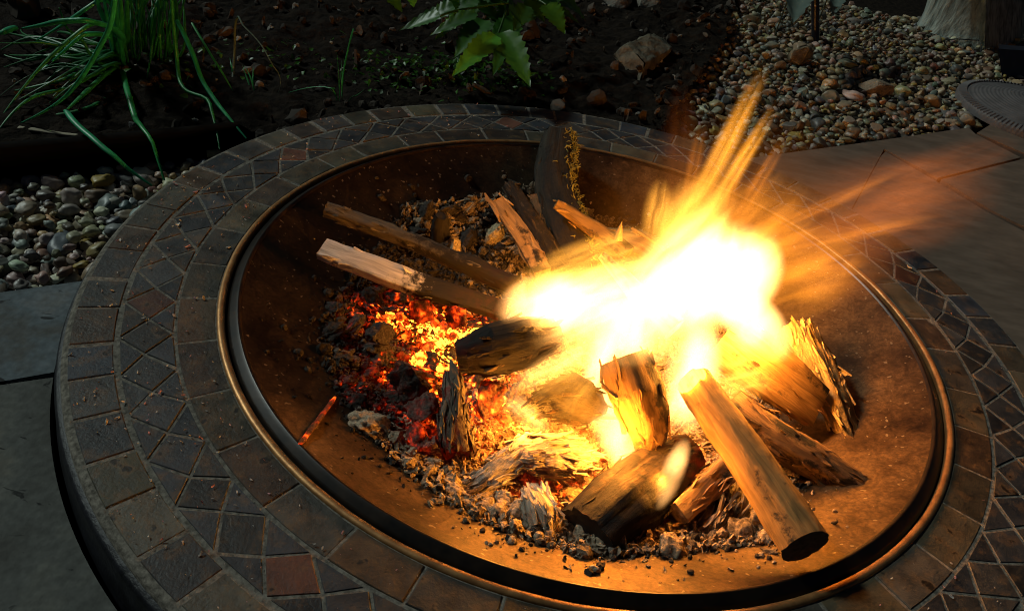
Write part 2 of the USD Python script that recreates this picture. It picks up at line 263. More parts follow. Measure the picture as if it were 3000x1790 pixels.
# ------------------------------------------------------------------ the ground
OUT = 1.349 * R0                                             # outer edge of the tiled ring
GZ = 0.0
def ground_poly(px, h=-T):
    return np.array([at(x, y, h)[:2] for x, y in px])
n_ = 96; ang = np.linspace(0, 2 * np.pi, n_ + 1)[:-1]
ringv = []
for rr in (0.5, 0.62, 0.8, 1.1, 1.6, 2.4, 4, 8, 20, 60):
    ringv.append(np.c_[rr * np.cos(ang), rr * np.sin(ang), np.full(n_, -.035)])
gv = np.vstack(ringv); i, j = np.meshgrid(np.arange(9), np.arange(n_), indexing='ij')
gf = tri(np.stack([i * n_ + j, (i + 1) * n_ + j, (i + 1) * n_ + (j + 1) % n_, i * n_ + (j + 1) % n_], -1).reshape(-1, 4))
tag(put('ground', (gv, gf), M_soil), 'dark bare earth under and around the whole fire pit terrace', 'ground', kind='structure')

# planting bed behind the ring: lumpy dark soil, cut out round the ring
from shapely.geometry import Polygon, Point
from shapely import contains_xy
ring_disc = Point(0, 0).buffer(OUT - .004, 128)
EDGE = line_at([(-260, 532, -T), (0, 506, -T), (200, 486, -T), (420, 464, -T), (560, 449, -T), (700, 432, -T)])[:, :2]   # the black edging strip
GRAVEL_R = ground_poly([(1720, 372), (1730, 322), (1800, 300), (1900, 265), (2010, 215), (1990, 120), (2020, 40), (2060, -90), (2400, -70), (2490, 10), (2620, 42), (2760, 60), (2900, 90), (3150, 110), (3150, 290), (2950, 330), (2840, 372), (2560, 412), (2226, 459), (2120, 420)])
bed_poly = Polygon(np.vstack([EDGE + [0, .012], ground_poly([(900, 520), (1500, 480), (1900, 480), (2010, 300), (2120, 150), (2200, -160)]), [[-.2, 4.2], [-4.0, 3.2], [-3.2, .35]]])).buffer(0).difference(ring_disc)
def height_bed(x, y):
    p = np.stack([x, y, np.zeros_like(x)], -1)
    return -.012 + .05 * fbm(p * 5.5, 4, 3) + .018 * fbm(p * 32, 3, 8) + .012 * (noise(p * 95) - .5)
def terrain(poly, step, hf):
    x0, y0, x1, y1 = poly.bounds
    gx, gy = np.arange(x0, x1, step), np.arange(y0, y1, step); X, Y = np.meshgrid(gx, gy); inside = contains_xy(poly, X, Y)
    Z = hf(X, Y); n = len(gx); k = np.arange(X.size).reshape(X.shape)
    ok = inside[:-1, :-1] & inside[1:, :-1] & inside[:-1, 1:] & inside[1:, 1:]
    q = np.stack([k[:-1, :-1], k[:-1, 1:], k[1:, 1:], k[1:, :-1]], -1)[ok]
    used, inv = np.unique(q, return_inverse=True)
    return np.c_[X.ravel(), Y.ravel(), Z.ravel()][used], tri(inv.reshape(q.shape))
tag(put('planting_bed', terrain(Polygon([(-1.9, .1), (1.4, .1), (1.4, 3.4), (-1.9, 3.4)]).intersection(bed_poly), .011, height_bed), M_soil, smooth=True), 'dark lumpy soil bed behind the tiled ring and the black edging', 'soil bed', kind='structure')

# left patio slabs and right pavers
def inset(poly, d):
    g = Polygon(poly).buffer(-d, join_style=2); return np.array(g.exterior.coords)[:-1][::-1] if g.exterior.is_ccw is False else np.array(g.exterior.coords)[:-1]
def arc_cut(poly, r):
    g = Polygon(poly).buffer(0).difference(Point(0, 0).buffer(r, 200))
    g = max(getattr(g, 'geoms', [g]), key=lambda a: a.area); p = np.array(g.exterior.coords)[:-1]
    return p if g.exterior.is_ccw else p[::-1]
def flag(poly, z0, z1):
    """a paving slab: a thick plate with a rounded edge; its outline may be concave"""
    g = Polygon(poly); m1 = trimesh.creation.extrude_polygon(g, z1 - z0, engine='earcut'); v = np.array(m1.vertices); v[:, 2] += z0
    return v, np.array(m1.faces)
lp = thing('left_patio', 'grey flagstone paving with dark pits left of the fire pit', 'paving', kind='structure')
a0, a1, a2 = ground_poly([(-500, 925), (0, 857), (300, 815)]); b0, b1 = ground_poly([(-500, 1180), (0, 1118)]); b2 = ground_poly([(260, 1072)])[0]
put('flagstone', flag(arc_cut([b0, b1, b2, a2, a1, a0], OUT + .016), -.03, 0.0), M_patio_l, lp, smooth=30)
g_ = np.array([.0022, -.0040])
c0, c1 = ground_poly([(-700, 2300), (900, 2300)])
put('flagstone', flag(arc_cut([b0 + 2 * g_, b2 + 2 * g_, [0, -.45], c1, c0], OUT + .016), -.03, -.001), M_patio_l2, lp, smooth=30)
rp = thing('right_patio', 'brown textured pavers right of the fire pit in front of the gravel', 'paving', kind='structure')
J = ground_poly([(2750, 530)])[0]; g1 = ground_poly([(2190, 462), (2560, 415), (2838, 375), (2868, 392), (3200, 540), (3150, 448), (2880, 610), (3250, 800), (3600, 520), (3200, 330), (2960, 345), (2600, 300)])
P = lambda *q: ground_poly(q)
def pav(pl): put('paver', flag(arc_cut(np.array(pl), OUT + .012), -.03, rng.uniform(-.0015, .0015)), M_patio_r, rp, smooth=30)
s = .0025
pav([*P((2150, 470)), *P((2560, 415)), *P((2838, 375)), *P((2858, 394)), *(P((2990, 462), (2748, 522)) ), *P((2590, 437)), *P((2480, 640)), *P((2200, 640))])
pav([*P((2862, 391)), *P((2960, 330)), *P((3500, 420)), *P((3500, 560)), *P((3010, 455))])
pav([*P((2757, 527)), *P((3010, 464)), *P((3500, 580)), *P((3600, 900)), *P((3260, 800)), *P((2895, 612))])
pav([*P((2594, 444)), *P((2742, 530)), *P((2888, 618)), *P((3250, 806)), *P((3600, 1000)), *P((3400, 1300)), *P((2600, 900)), *P((2400, 640))])
pav([*P((3602, 1012)), *P((3800, 2300)), *P((1200, 2300)), *P((2600, 1300)), *P((3300, 1250))])

# ------------------------------------------------------------------ gravel
PEB = np.array([(.26, .21, .15), (.20, .20, .19), (.34, .30, .23), (.12, .13, .14), (.30, .21, .11), (.20, .13, .09), (.42, .39, .33), (.14, .115, .09), (.27, .25, .16), (.33, .23, .17), (.17, .19, .17)])
def strew(poly, rmean, rspread, tries, z, seed, pack=.82):
    r_ = np.random.default_rng(seed); x0, y0, x1, y1 = poly.bounds; got = []; cell = {}
    cs = rmean * 2.4
    for _ in range(tries):
        x, y = r_.uniform(x0, x1), r_.uniform(y0, y1)
        if not contains_xy(poly, x, y): continue
        r = rmean * math.exp(r_.normal() * rspread); k = (int(x // cs), int(y // cs)); bad = False
        for a in (-1, 0, 1):
            for b in (-1, 0, 1):
                for (u, v, w) in cell.get((k[0] + a, k[1] + b), ()):
                    if (u - x) ** 2 + (v - y) ** 2 < (pack * (w + r)) ** 2: bad = True; break
                if bad: break
            if bad: break
        if bad: continue
        cell.setdefault(k, []).append((x, y, r)); got.append((x, y, z + r_.uniform(-.3, .3) * rmean, r))
    return got
def pix(p):
    d = np.asarray(p) - EYE; zc = d @ CF
    return 1500 + FPX * (d @ CR) / zc, 895 - FPX * (d @ CU) / zc, zc
def gravel_bed(name, label, poly, rmean, rspread, tries, seeds, limit, sub, sub_far, z=-.012, ang_=False):
    t = thing(name, label, 'gravel', kind='structure')
    put('bed', flag(np.array(poly.exterior.coords)[:-1], -.034, -.012), M_gravelbase, t, smooth=False)
    st = strew(poly.buffer(-rmean * .8), rmean, rspread, tries, z, seeds[0]) + strew(poly.buffer(-rmean * 1.2), rmean * .92, rspread, tries // 4, z + rmean * .95, seeds[1], 1.15)
    info = []
    for (x, y, zz, r) in st:
        u, w, zc = pix((x, y, zz)); vis = -60 < u < 3060 and -60 < w < 1850
        info.append((r / zc if vis else 0, x, y, zz, r))
    order = np.argsort([-q[0] for q in info]); rest = []
    for k, ii in enumerate(order):
        big, x, y, zz, r = info[ii]
        if big == 0 and rng.random() < .5: continue
        if ang_ and rng.random() < .6: v, f = rock(np.zeros(3), r * 1.2, sub if k < limit else sub_far, int(ii), 8, rng.uniform(.65, 1.2, 3), .05, rot()); v = v * (1, 1, .8) + (x, y, zz)
        else: v, f = pebble((x, y, zz), r, sub if k < limit else sub_far, .30, int(ii))
        v[:, 2] = np.maximum(v[:, 2], -.03)
        c = PEB[rng.integers(len(PEB))] * ((.95, .86, .72) if ang_ else (1.25, 1.25, 1.22)) * rng.uniform(.6, 1.6) * (1 + rng.normal(size=3) * .08)
        if rng.random() < .03: c = np.array((.34, .24, .06))
        if k < limit and big > 0: put('pebble', (v, f), M_peb, t, attrs={'tint': np.broadcast_to(c, v.shape)})
        else: rest.append((v, f, {'tint': np.broadcast_to(c, v.shape)}))
    if rest:
        vf, at_ = join(rest); put('far_pebbles', vf, M_peb, t, attrs=at_, kind='stuff')
    return t
left_poly = Polygon(np.vstack([EDGE - [0, .012], ground_poly([(900, 560), (600, 900), (300, 813), (0, 853), (-300, 890)])])).buffer(0).difference(Point(0, 0).buffer(OUT + .006, 128))
left_poly = max(getattr(left_poly, 'geoms', [left_poly]), key=lambda a: a.area)
gravel_bed('left_gravel', 'mixed river pebbles between the black edging and the left flagstones', left_poly, .0108, .33, 26000, (11, 12), 296, 2, 1)
right_poly = Polygon(GRAVEL_R).buffer(0).difference(Point(0, 0).buffer(OUT + .006, 128))
right_poly = max(getattr(right_poly, 'geoms', [right_poly]), key=lambda a: a.area)
gravel_bed('right_gravel', 'wide bed of tan and brown pebbles behind the right pavers', right_poly, .0112, .36, 90000, (21, 22), 298, 2, 1, ang_=True)

# ------------------------------------------------------------------ the fire pit: tiled ring, band, trim
pit = thing('fire_pit', 'round fire pit surround tiled with dark slate in three rings', 'fire pit')
R1, R2, R3 = 1.105 * R0, 1.2306 * R0, OUT
put('mortar_ring', lathe([(R0 + .004, T - .03), (R0 + .004, T - .0007), (R1, T - .0007), (R2, T - .0007), (R3 - .006, T - .0007), (R3 - .001, T - .004), (R3, T - .012)], 220), M_grout, pit, smooth=50)
put('metal_band', lathe([(R3 - .004, T - .010), (R3 + .0035, T - .0115), (R3 + .0065, T - .016), (R3 + .0075, T - .040), (R3 + .010, T - .047), (R3 + .010, -.03)], 220), M_band, pit, smooth=50)
prof = []
for k in range(13):
    a_ = np.pi * k / 12; prof.append((R0 - .0002 - .0044 * math.cos(a_), T - .0002 + .0034 * math.sin(a_)))
prof = [(R0 - .0046, T - .03)] + prof[:] + [(R0 + .0032, T - .012)]
tv, tf = lathe(prof, 300)
aa = np.arctan2(tv[:, 1], tv[:, 0]); k_ = 1 + .0016 * (fbm(np.c_[np.cos(aa), np.sin(aa), tv[:, 2] * 30] * 9, 3) - .5)
tv[:, :2] *= k_[:, None]; tv[:, 2] += .0016 * (fbm(np.c_[np.cos(aa), np.sin(aa), 0 * aa] * 14, 3) - .5)
put('bronze_trim', (tv, tf), M_brass, pit, smooth=60)
SL = [(.066, .060, .055), (.052, .062, .076), (.110, .095, .060), (.105, .066, .036), (.045, .048, .050), (.120, .105, .070), (.075, .070, .060), (.070, .046, .030), (.095, .085, .045)]
DI = [(.052, .056, .060), (.046, .050, .056), (.058, .058, .056), (.042, .046, .052), (.062, .056, .048)]
def pol(r, a): return np.array([r * math.cos(a), r * math.sin(a)])
def arc_tile(ra, rb, a0, a1, seg=4):
    return [pol(rb, a) for a in np.linspace(a0, a1, seg + 1)] + [pol(ra, a) for a in np.linspace(a1, a0, seg + 1)]
def tile(poly, tint, lab=None):
    poly = np.array(poly)
    A = np.roll(poly, -1, 0); 
    if (poly[:, 0] * A[:, 1] - A[:, 0] * poly[:, 1]).sum() < 0: poly = poly[::-1]
    tilt = rng.normal(size=2) * .006; c = poly.mean(0); lift = rng.uniform(-.0003, .0009)
    z = T + lift + np.clip((poly - c) @ tilt, -.0006, .0006)
    v, f = slab(poly, T - .008, z, .0007)
    put('tile', (v, f), M_tile, pit, smooth=False, attrs={'tint': np.broadcast_to(np.array(tint) * (.53, .56, .61) * rng.uniform(.5, 1.5), v.shape)}, label=lab)
D = math.radians
n = 64; off = D(-177.6)
joints = [off + 2 * np.pi * k / n + rng.normal() * .006 for k in range(n)]
for k in range(n):
    a0, a1 = joints[k] + .0042, (joints[(k + 1) % n] if k < n - 1 else joints[0] + 2 * np.pi) - .0042
    ra, rb = R2 + .0028 + rng.uniform(0, .001), R3 - .0075 - rng.uniform(0, .0015)
    p = np.array(arc_tile(ra, rb, a0 + rng.normal() * .002, a1 + rng.normal() * .002)); tile(p, SL[rng.integers(len(SL))])
n = 39; off = D(179.5)
joints = [off + 2 * np.pi * k / n + rng.normal() * .006 for k in range(n)]
for k in range(n):
    a0, a1 = joints[k] + .0028, (joints[(k + 1) % n] if k < n - 1 else joints[0] + 2 * np.pi) - .0028
    tile(arc_tile(R0 + .0055, R1 - .0022, a0, a1, 6), np.array(SL[rng.choice([2, 3, 5, 6, 7])]) * np.array((1.12, 1.0, .86)))
n = 56; off = D(-168.3 - 6.43 * 3); Rm = (R1 + R2) / 2; st = 2 * np.pi / n
corner = [off + st * k + rng.normal() * .004 for k in range(n)]
mids = [(off + st * (k + .5) + rng.normal() * .004, Rm + rng.normal() * .0016) for k in range(n)]
def shrink(poly, d):
    g = Polygon(poly).buffer(-d, join_style=2); return np.array(g.exterior.coords)[:-1]
rust = {4: 1, 11: 1, 33: 1, 53: 1, 46: 1}
for k in range(n):
    ao, ai = corner[k], corner[k] + rng.normal() * .003
    prev, nxt = mids[(k - 1) % n], mids[k]
    o, i_ = pol(R2 - .0008, ao), pol(R1 + .0008, ai); pm, nm = pol(prev[1], prev[0]), pol(nxt[1], nxt[0])
    o2, i2 = pol(R2 - .0008, corner[(k + 1) % n]), pol(R1 + .0008, corner[(k + 1) % n])
    red = k in rust
    tile(shrink([o, pm, i_, nm], .0017), (.17, .062, .034) if red else DI[rng.integers(len(DI))], 'rust red slate diamond' if red else None)
    tile(shrink([o, nm, o2], .0015), DI[rng.integers(len(DI))]); tile(shrink([i_, i2, nm], .0015), DI[rng.integers(len(DI))])

# ------------------------------------------------------------------ the bowl
RC = .968 * R0; DEP = .116; HC = .007
def bowl_h(r): return HC - .004 - DEP * (1 - np.clip(r / (RC - .008), 0, 1) ** 2.1)
bowl = thing('fire_bowl', 'wide shallow scorched steel bowl holding the burning wood', 'fire bowl', (0, 0, T - DEP))
rs = np.r_[np.linspace(0.001, .2, 24), np.linspace(.205, RC - .008, 40)]
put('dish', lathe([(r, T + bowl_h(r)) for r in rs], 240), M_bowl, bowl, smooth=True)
rp_ = [(RC - .008, T + bowl_h(RC - .008)), (RC - .0065, T + HC - .0022), (RC - .005, T + HC - .0012), (RC - .0035, T + HC - .0014), (RC - .001, T + HC - .0035), (RC + .004, T + HC - .0065), (RC + .008, T + HC - .0100)]
put('rolled_rim', lathe(rp_ + [(R0 - .0065, T - .012), (R0 - .0052, T - .026)], 240), M_rim, bowl, smooth=60)

FL = []
for q in range(8):
    gx = np.linspace(-1, 1, 4); gy = np.linspace(-.5, .5, 3); X, Y = np.meshgrid(gx, gy); rr_ = np.random.default_rng(q)
    Z = .35 * X ** 2 * rr_.uniform(-1, 1) + .12 * rr_.normal(size=X.shape); X = X + rr_.normal(size=X.shape) * .14; Y = Y * rr_.uniform(.5, 1.1) * (1 - .5 * np.abs(X)) + rr_.normal(size=X.shape) * .08
    top = np.stack([X, Y, Z], -1).reshape(-1, 3); bot = top - [0, 0, .25]; k = np.arange(12).reshape(3, 4)
    qd = np.stack([k[:-1, :-1], k[:-1, 1:], k[1:, 1:], k[1:, :-1]], -1).reshape(-1, 4); loop = [0, 1, 2, 3, 7, 11, 10, 9, 8, 4]
    sd = np.array([(loop[u], loop[(u + 1) % 10], loop[(u + 1) % 10] + 12, loop[u] + 12) for u in range(10)])
    FL.append((np.vstack([top, bot]), np.vstack([tri(qd), tri(qd[:, ::-1] + 12), tri(sd[:, ::-1])])))
# ------------------------------------------------------------------ firewood
def wood(name, label, pts, radii, tint, char=0.0, glow=0.0, sides=26, n=40, rough=.10, knots=.0, flat=1.0, end_tint=None, end_char=None, mat=None, ridges=.0, torn=0.0, section=None, group=None, cat='firewood', roll=0.0, endcap=(True, True), flakes=0, wear=1.0):
    """a piece of wood along pts [(px, py, height)...]; char and glow run from the first end to the last"""
    p = spline(line_at(pts), n); t, a, b = frames(p); s = np.linspace(0, 1, n)
    if section is None:
        th = np.arange(sides) * 2 * np.pi / sides; sx, sy = np.cos(th), np.sin(th) * flat
    else:
        sec = np.array(section, float); dense = []
        for q in range(len(sec)):
            for w in np.linspace(0, 1, 6)[:-1]: dense.append(sec[q] * (1 - w) + sec[(q + 1) % len(sec)] * w)
        dense = np.array(dense); sides = len(dense); sx, sy = dense.T
    cr, sr = math.cos(roll), math.sin(roll); sx, sy = sx * cr - sy * sr, sx * sr + sy * cr
    r = np.interp(s, np.linspace(0, 1, len(np.atleast_1d(radii))), np.atleast_1d(radii))
    L = np.linalg.norm(np.diff(p, axis=0), axis=1).sum(); sd = abs(hash_(label)) % 97
    S, K = np.meshgrid(s, np.arange(sides), indexing='ij')
    loc = np.stack([S * L, sx[K] * r[:, None], sy[K] * r[:, None]], -1)
    q = np.stack([S * L * 9, sx[K] * 1.6, sy[K] * 1.6], -1)
    k = 1 + rough * 2 * (fbm(q + sd, 4) - .5) + ridges * 2 * (noise(np.stack([S * L * 6, sx[K] * 5, sy[K] * 5], -1) + sd) - .5) + knots * np.maximum(0, noise(np.stack([S * L * 14, sx[K] * 2, sy[K] * 2], -1) + sd * 2) - .7) * 3
    off = torn * (noise(np.stack([sx[K] * 3.1, sy[K] * 3.1, 0 * S], -1) + sd + 5) - .5)
    along = np.where(S > .6, (S - .6) / .4, 0) * off
    rr = r[:, None] * k
    v = p[:, None] + rr[..., None] * (sx[K][..., None] * a[:, None] + sy[K][..., None] * b[:, None]) + along[..., None] * t[:, None]
    i, j = np.meshgrid(np.arange(n - 1), np.arange(sides), indexing='ij')
    f = tri(np.stack([i * sides + j, i * sides + (j + 1) % sides, (i + 1) * sides + (j + 1) % sides, (i + 1) * sides + j], -1).reshape(-1, 4))
    vv = v.reshape(-1, 3); ch = np.interp(S.ravel(), np.linspace(0, 1, len(np.atleast_1d(char))), np.atleast_1d(char)) ; gl = np.interp(S.ravel(), np.linspace(0, 1, len(np.atleast_1d(glow))), np.atleast_1d(glow))
    vv = vv + (fbm(np.c_[loc.reshape(-1, 3)[:, 0] * 45, loc.reshape(-1, 3)[:, 1:] * 210] + sd, 3) - .5)[:, None] * .0032 * (vv - np.repeat(p, sides, 0)) / (np.linalg.norm(vv - np.repeat(p, sides, 0), axis=1, keepdims=True) + 1e-9) * (1 + 4 * rough)
    ch = ch + np.clip((fbm(loc.reshape(-1, 3) * (14, 55, 55) + sd * 3, 3) - .50) * 1.5, 0, .55) * wear * 1.3
    th_ = thing(name, label, cat, p[0], group)
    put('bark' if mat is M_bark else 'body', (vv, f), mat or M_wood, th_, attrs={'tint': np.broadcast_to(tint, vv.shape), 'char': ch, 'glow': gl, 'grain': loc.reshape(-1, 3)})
    if flakes:
        fl_, rg = [], np.random.default_rng(sd)
        for _ in range(flakes):
            i0 = rg.integers(1, n - 1); k0 = rg.integers(sides); base_ = v[i0, k0]; nrm = base_ - p[i0]; nrm /= np.linalg.norm(nrm) + 1e-9; tg = t[i0] + rg.normal(size=3) * .18; tg /= np.linalg.norm(tg); bn = np.cross(nrm, tg); bn /= np.linalg.norm(bn); nr2 = np.cross(tg, bn) + tg * rg.normal() * .35
            q_, ff = FL[rg.integers(len(FL))]; s_ = rg.gamma(2.5, .0014) + .002
            fl_.append(((q_ * (1.6, .7, .8) * s_) @ np.stack([tg, bn, nr2]) + base_ + nrm * rg.uniform(-.0005, .002), ff, {'tint': np.broadcast_to(np.array(tint) * rg.uniform(.5, 1.7), q_.shape), 'char': np.full(len(q_), float(np.interp(s[i0], np.linspace(0, 1, len(np.atleast_1d(char))), np.atleast_1d(char))) * rg.uniform(.4, 1.1)), 'glow': np.zeros(len(q_)), 'grain': q_ * .004}))
        jv, ja = join(fl_); put('bark_flakes', jv, M_wood, th_, smooth=False, attrs=ja, kind='stuff')
    for e, idx in ((0, 0), (1, n - 1)):
        if not endcap[e]: continue
        ring = v[idx]; c = ring.mean(0); nr = 5
        rad = np.linspace(1, 0, nr + 1)[:-1]
        cv = np.vstack([c + (ring - c) * w + (t[idx] * (.002 * (noise(np.c_[ring * 260, ] + w) - .5)[:, None])) for w in rad] + [c[None]])
        cf = []
        for w in range(nr - 1):
            for u in range(sides):
                A, B = w * sides + u, w * sides + (u + 1) % sides; cf += [(A, B, B + sides), (A, B + sides, A + sides)]
        for u in range(sides): cf.append(((nr - 1) * sides + u, (nr - 1) * sides + (u + 1) % sides, len(cv) - 1))
        cf = np.array(cf); cf = cf[:, ::-1] if e == 0 else cf
        ec = end_char if end_char is not None else np.atleast_1d(char)[-1 if e else 0]
        gr = np.repeat(np.linspace(1, 0, nr + 1)[:, None], sides, 1).ravel()[:len(cv)]
        gcoord = np.c_[np.full(len(cv), .5), (cv - c) @ a[idx], (cv - c) @ b[idx]]
        put('end_face', (cv, cf), M_wood, th_, attrs={'tint': np.broadcast_to(end_tint if end_tint is not None else np.array(tint) * 1.1, cv.shape), 'char': np.full(len(cv), float(ec)), 'glow': np.full(len(cv), float(np.atleast_1d(glow)[-1 if e else 0])), 'grain': gcoord})
    return th_, p
def hash_(s_):
    h = 7
    for ch_ in s_: h = (h * 31 + ord(ch_)) % 1000003
    return h
TAN, BRN, DRK, GRY = (.24, .145, .055), (.13, .085, .05), (.05, .035, .024), (.15, .125, .095)
wood('branch', 'thin grey barked branch lying across the left of the bowl', [(955, 617, .016), (1160, 690, .004), (1350, 770, -.006), (1510, 840, -.012)], [.0108, .0112, .0128, .013], (.105, .09, .07), [.05, .2, .4, .7, .9], [0, 0, 0, 0, .1], rough=.2, ridges=.12, knots=.5, mat=M_bark, end_tint=(.26, .23, .18), flakes=30)
wood('split_stick', 'pale sawn split stick with a black burnt end beside the thin branch', [(944, 733, .012), (1060, 775, .008), (1230, 838, -.002), (1480, 915, -.018)], [.0138, .0152, .0142, .0125], (.60, .55, .50), [0, 0, .05, .2, .5, .8, 1, 1, 1], [0, 0, 0, 0, .0, .12, .25], section=[(-1.0, -.55), (1.0, -.55), (.95, .35), (-.8, .5)], rough=.06, roll=.25, flakes=26, end_tint=(.55, .50, .46), wear=.2)
moss_log, moss_p = wood('mossy_log', 'dark bark log leaning on the far rim with moss on its side', [(1700, 780, -.03), (1655, 640, -.005), (1628, 520, .012), (1640, 402, .032)], [.027, .030, .030, .026], (.035, .027, .019), [.5, .3, .2, .1], 0, rough=.22, ridges=.2, mat=M_bark, flat=.8, flakes=40)
wood('charred_stick', 'dark charred stick leaning left of the mossy log', [(1495, 545, .018), (1560, 650, .0), (1650, 800, -.03)], [.0105, .014, .016], (.07, .05, .03), [.7, .6, .5], 0, rough=.2, ridges=.15, mat=M_bark, flakes=40)
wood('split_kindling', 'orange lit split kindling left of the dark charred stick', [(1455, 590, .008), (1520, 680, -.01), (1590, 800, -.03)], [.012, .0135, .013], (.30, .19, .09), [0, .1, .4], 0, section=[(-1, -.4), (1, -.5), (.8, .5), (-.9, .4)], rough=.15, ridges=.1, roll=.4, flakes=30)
wood('split_kindling', 'reddish splinter between the charred stick and the mossy log', [(1560, 575, .0), (1600, 650, -.012), (1640, 740, -.03)], [.006, .011, .012], (.24, .13, .06), [.2, .2, .5], 0, section=[(-1, -.4), (1, -.5), (.8, .5), (-.9, .4)], rough=.18, roll=.2, flakes=20)
wood('stick', 'short tan stick whose tip rests on the mossy log', [(1628, 598, .03), (1730, 665, .012), (1840, 745, .0)], [.007, .011, .012], TAN, [0, .1, .3], 0, section=[(-1, -.6), (.9, -.7), (1, .6), (-.8, .7)], rough=.14, roll=.5, flakes=16)
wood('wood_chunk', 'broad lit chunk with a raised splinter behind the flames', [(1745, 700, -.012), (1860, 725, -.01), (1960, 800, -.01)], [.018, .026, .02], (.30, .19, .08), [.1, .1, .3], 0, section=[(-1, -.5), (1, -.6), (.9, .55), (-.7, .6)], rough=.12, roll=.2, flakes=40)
wood('splinter', 'upright pale splinter standing on the broad chunk behind the flames', [(1812, 705, .012), (1816, 675, .026), (1822, 650, .038)], [.006, .0045, .001], (.36, .25, .11), 0, 0, n=14, sides=8, rough=.1)
wood('charred_log', 'short black charred log in front of the left flame', [(1342, 1045, .008), (1420, 1030, .016), (1530, 1005, .024), (1622, 972, .03)], [.018, .031, .031, .018], (.06, .04, .025), [1, .75, .7, .8], [.05, 0, 0, 0], rough=.2, ridges=.08, mat=M_bark, sides=32, flakes=60)
wood('long_log', 'long tan log with a dark sawn end at the front right', [(2035, 1120, .036), (2140, 1270, .036), (2250, 1430, .032), (2359, 1600, .028)], [.0205, .0215, .0225, .0235], (.27, .155, .055), [.25, .0, .0, .05], 0, rough=.06, knots=.25, ridges=.03, sides=32, n=60, end_tint=(.085, .075, .055), end_char=.22)
wood('torn_log', 'brown log with a torn fibrous end behind the long log', [(2140, 1185, -.01), (2260, 1275, -.018), (2390, 1350, -.026), (2500, 1415, -.034)], [.021, .022, .021, .015], (.17, .10, .05), [.2, .2, .3, .3], 0, rough=.16, ridges=.12, torn=.05, mat=M_bark, flakes=70)
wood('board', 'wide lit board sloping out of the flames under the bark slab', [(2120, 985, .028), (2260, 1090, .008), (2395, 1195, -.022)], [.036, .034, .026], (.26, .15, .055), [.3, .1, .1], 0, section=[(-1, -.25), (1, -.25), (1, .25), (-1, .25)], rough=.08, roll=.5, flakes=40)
wood('bark_slab', 'shaggy bright bark slab standing at the right of the flames', [(2335, 950, .018), (2385, 1060, -.004), (2445, 1180, -.026), (2488, 1288, -.046)], [.019, .025, .022, .012], (.42, .29, .12), [0, .05, .0, .15], 0, section=[(-1, -.35), (.2, -.6), (1, -.3), (.9, .4), (-.1, .6), (-.9, .4)], rough=.34, ridges=.34, torn=.09, mat=M_bark, sides=36, n=60, flakes=160)
wood('burning_log', 'split log standing on end in the middle of the flames', [(1822, 1050, .060), (1868, 1180, .030), (1895, 1285, .004), (1884, 1366, -.022)], [.026, .030, .021, .006], (.22, .12, .045), [.1, .35, .3, .6], [0, 0, .05, .25], section=[(-1, -.6), (.4, -.8), (1, .1), (.2, .8), (-.9, .5)], rough=.14, ridges=.12, n=50, flakes=50)
wood('thick_log', 'thick dark barked log lying at the front edge of the ashes', [(1722, 1575, -.042), (1800, 1505, -.036), (1910, 1405, -.026), (2030, 1318, -.012)], [.033, .037, .032, .018], (.055, .036, .022), [.75, .5, .45, .8], [.0, 0, 0, .3], rough=.16, ridges=.13, mat=M_bark, sides=36, n=56, end_char=.9, flakes=60)
wood('short_stick', 'short squared stick lying between the thick log and the long log', [(1985, 1505, -.026), (2055, 1440, -.02), (2125, 1378, -.012)], [.012, .0125, .013], (.32, .2, .1), [.1, .1, .2], 0, section=[(-1, -.7), (1, -.7), (.9, .7), (-.9, .8)], rough=.12, roll=.5, flakes=20)
wood('burning_stick', 'slim stick burning white inside the flames', [(1765, 752, .075), (1860, 850, .065), (1975, 965, .05)], [.006, .012, .016], (.4, .3, .2), [.1, .1, .1], 0, rough=.12)
wood('black_coal', 'small upright black chunk in the ash left of the kindling', [(1288, 700, -.045), (1286, 665, -.025), (1292, 632, -.005)], [.013, .013, .009], (.03, .025, .02), 1, 0, rough=.35, n=18, sides=16, flakes=25)
wood('inner_log', 'charred brown log half hidden under the low front flames', [(1560, 1185, -.004), (1600, 1172, .002), (1680, 1170, .006), (1740, 1190, .006), (1775, 1200, .004)], [.006, .020, .030, .024, .006], (.05, .026, .013), [.9, .7, .9], 0, rough=.25, mat=M_bark, flakes=60)
wood('ember_stump', 'grey charred upright stump glowing at its edges in the coals', [(1322, 1095, -.004), (1330, 1170, -.016), (1335, 1260, -.032), (1345, 1325, -.045)], [.009, .012, .018, .018], (.15, .12, .09), [.3, .4, .5, .6], [.25, .1, .12, .3], rough=.3, ridges=.28, torn=.02, mat=M_bark, flakes=120)
wood('ashen_log', 'pale log burnt to cracked ash at the front left of the coals', [(1375, 1440, -.056), (1410, 1415, -.046), (1480, 1365, -.038), (1560, 1300, -.030), (1590, 1280, -.03)], [.004, .013, .016, .016, .005], (.38, .33, .26), [.2, .2, .3], [0, .05, .25], rough=.22, ridges=.25, mat=M_bark, flat=.7, flakes=130)
wood('ashen_log', 'pale ash covered stub next to the end of the thick log', [(1552, 1440, -.038), (1568, 1475, -.034), (1585, 1525, -.037), (1600, 1580, -.048), (1604, 1596, -.055)], [.005, .015, .018, .013, .004], (.42, .36, .28), [.1, .1, .4], [.05, 0, 0], rough=.22, ridges=.18, mat=M_bark, flakes=110)
wood('ashen_log', 'ash grey fluffy chunk against the hot centre of the coals', [(1500, 1345, -.04), (1530, 1335, -.032), (1600, 1335, -.028), (1690, 1340, -.026), (1740, 1335, -.03)], [.006, .020, .027, .022, .006], (.36, .30, .22), [.3, .2, .1], [.25, .08, .1], rough=.25, ridges=.25, mat=M_bark, flat=.7, flakes=160)
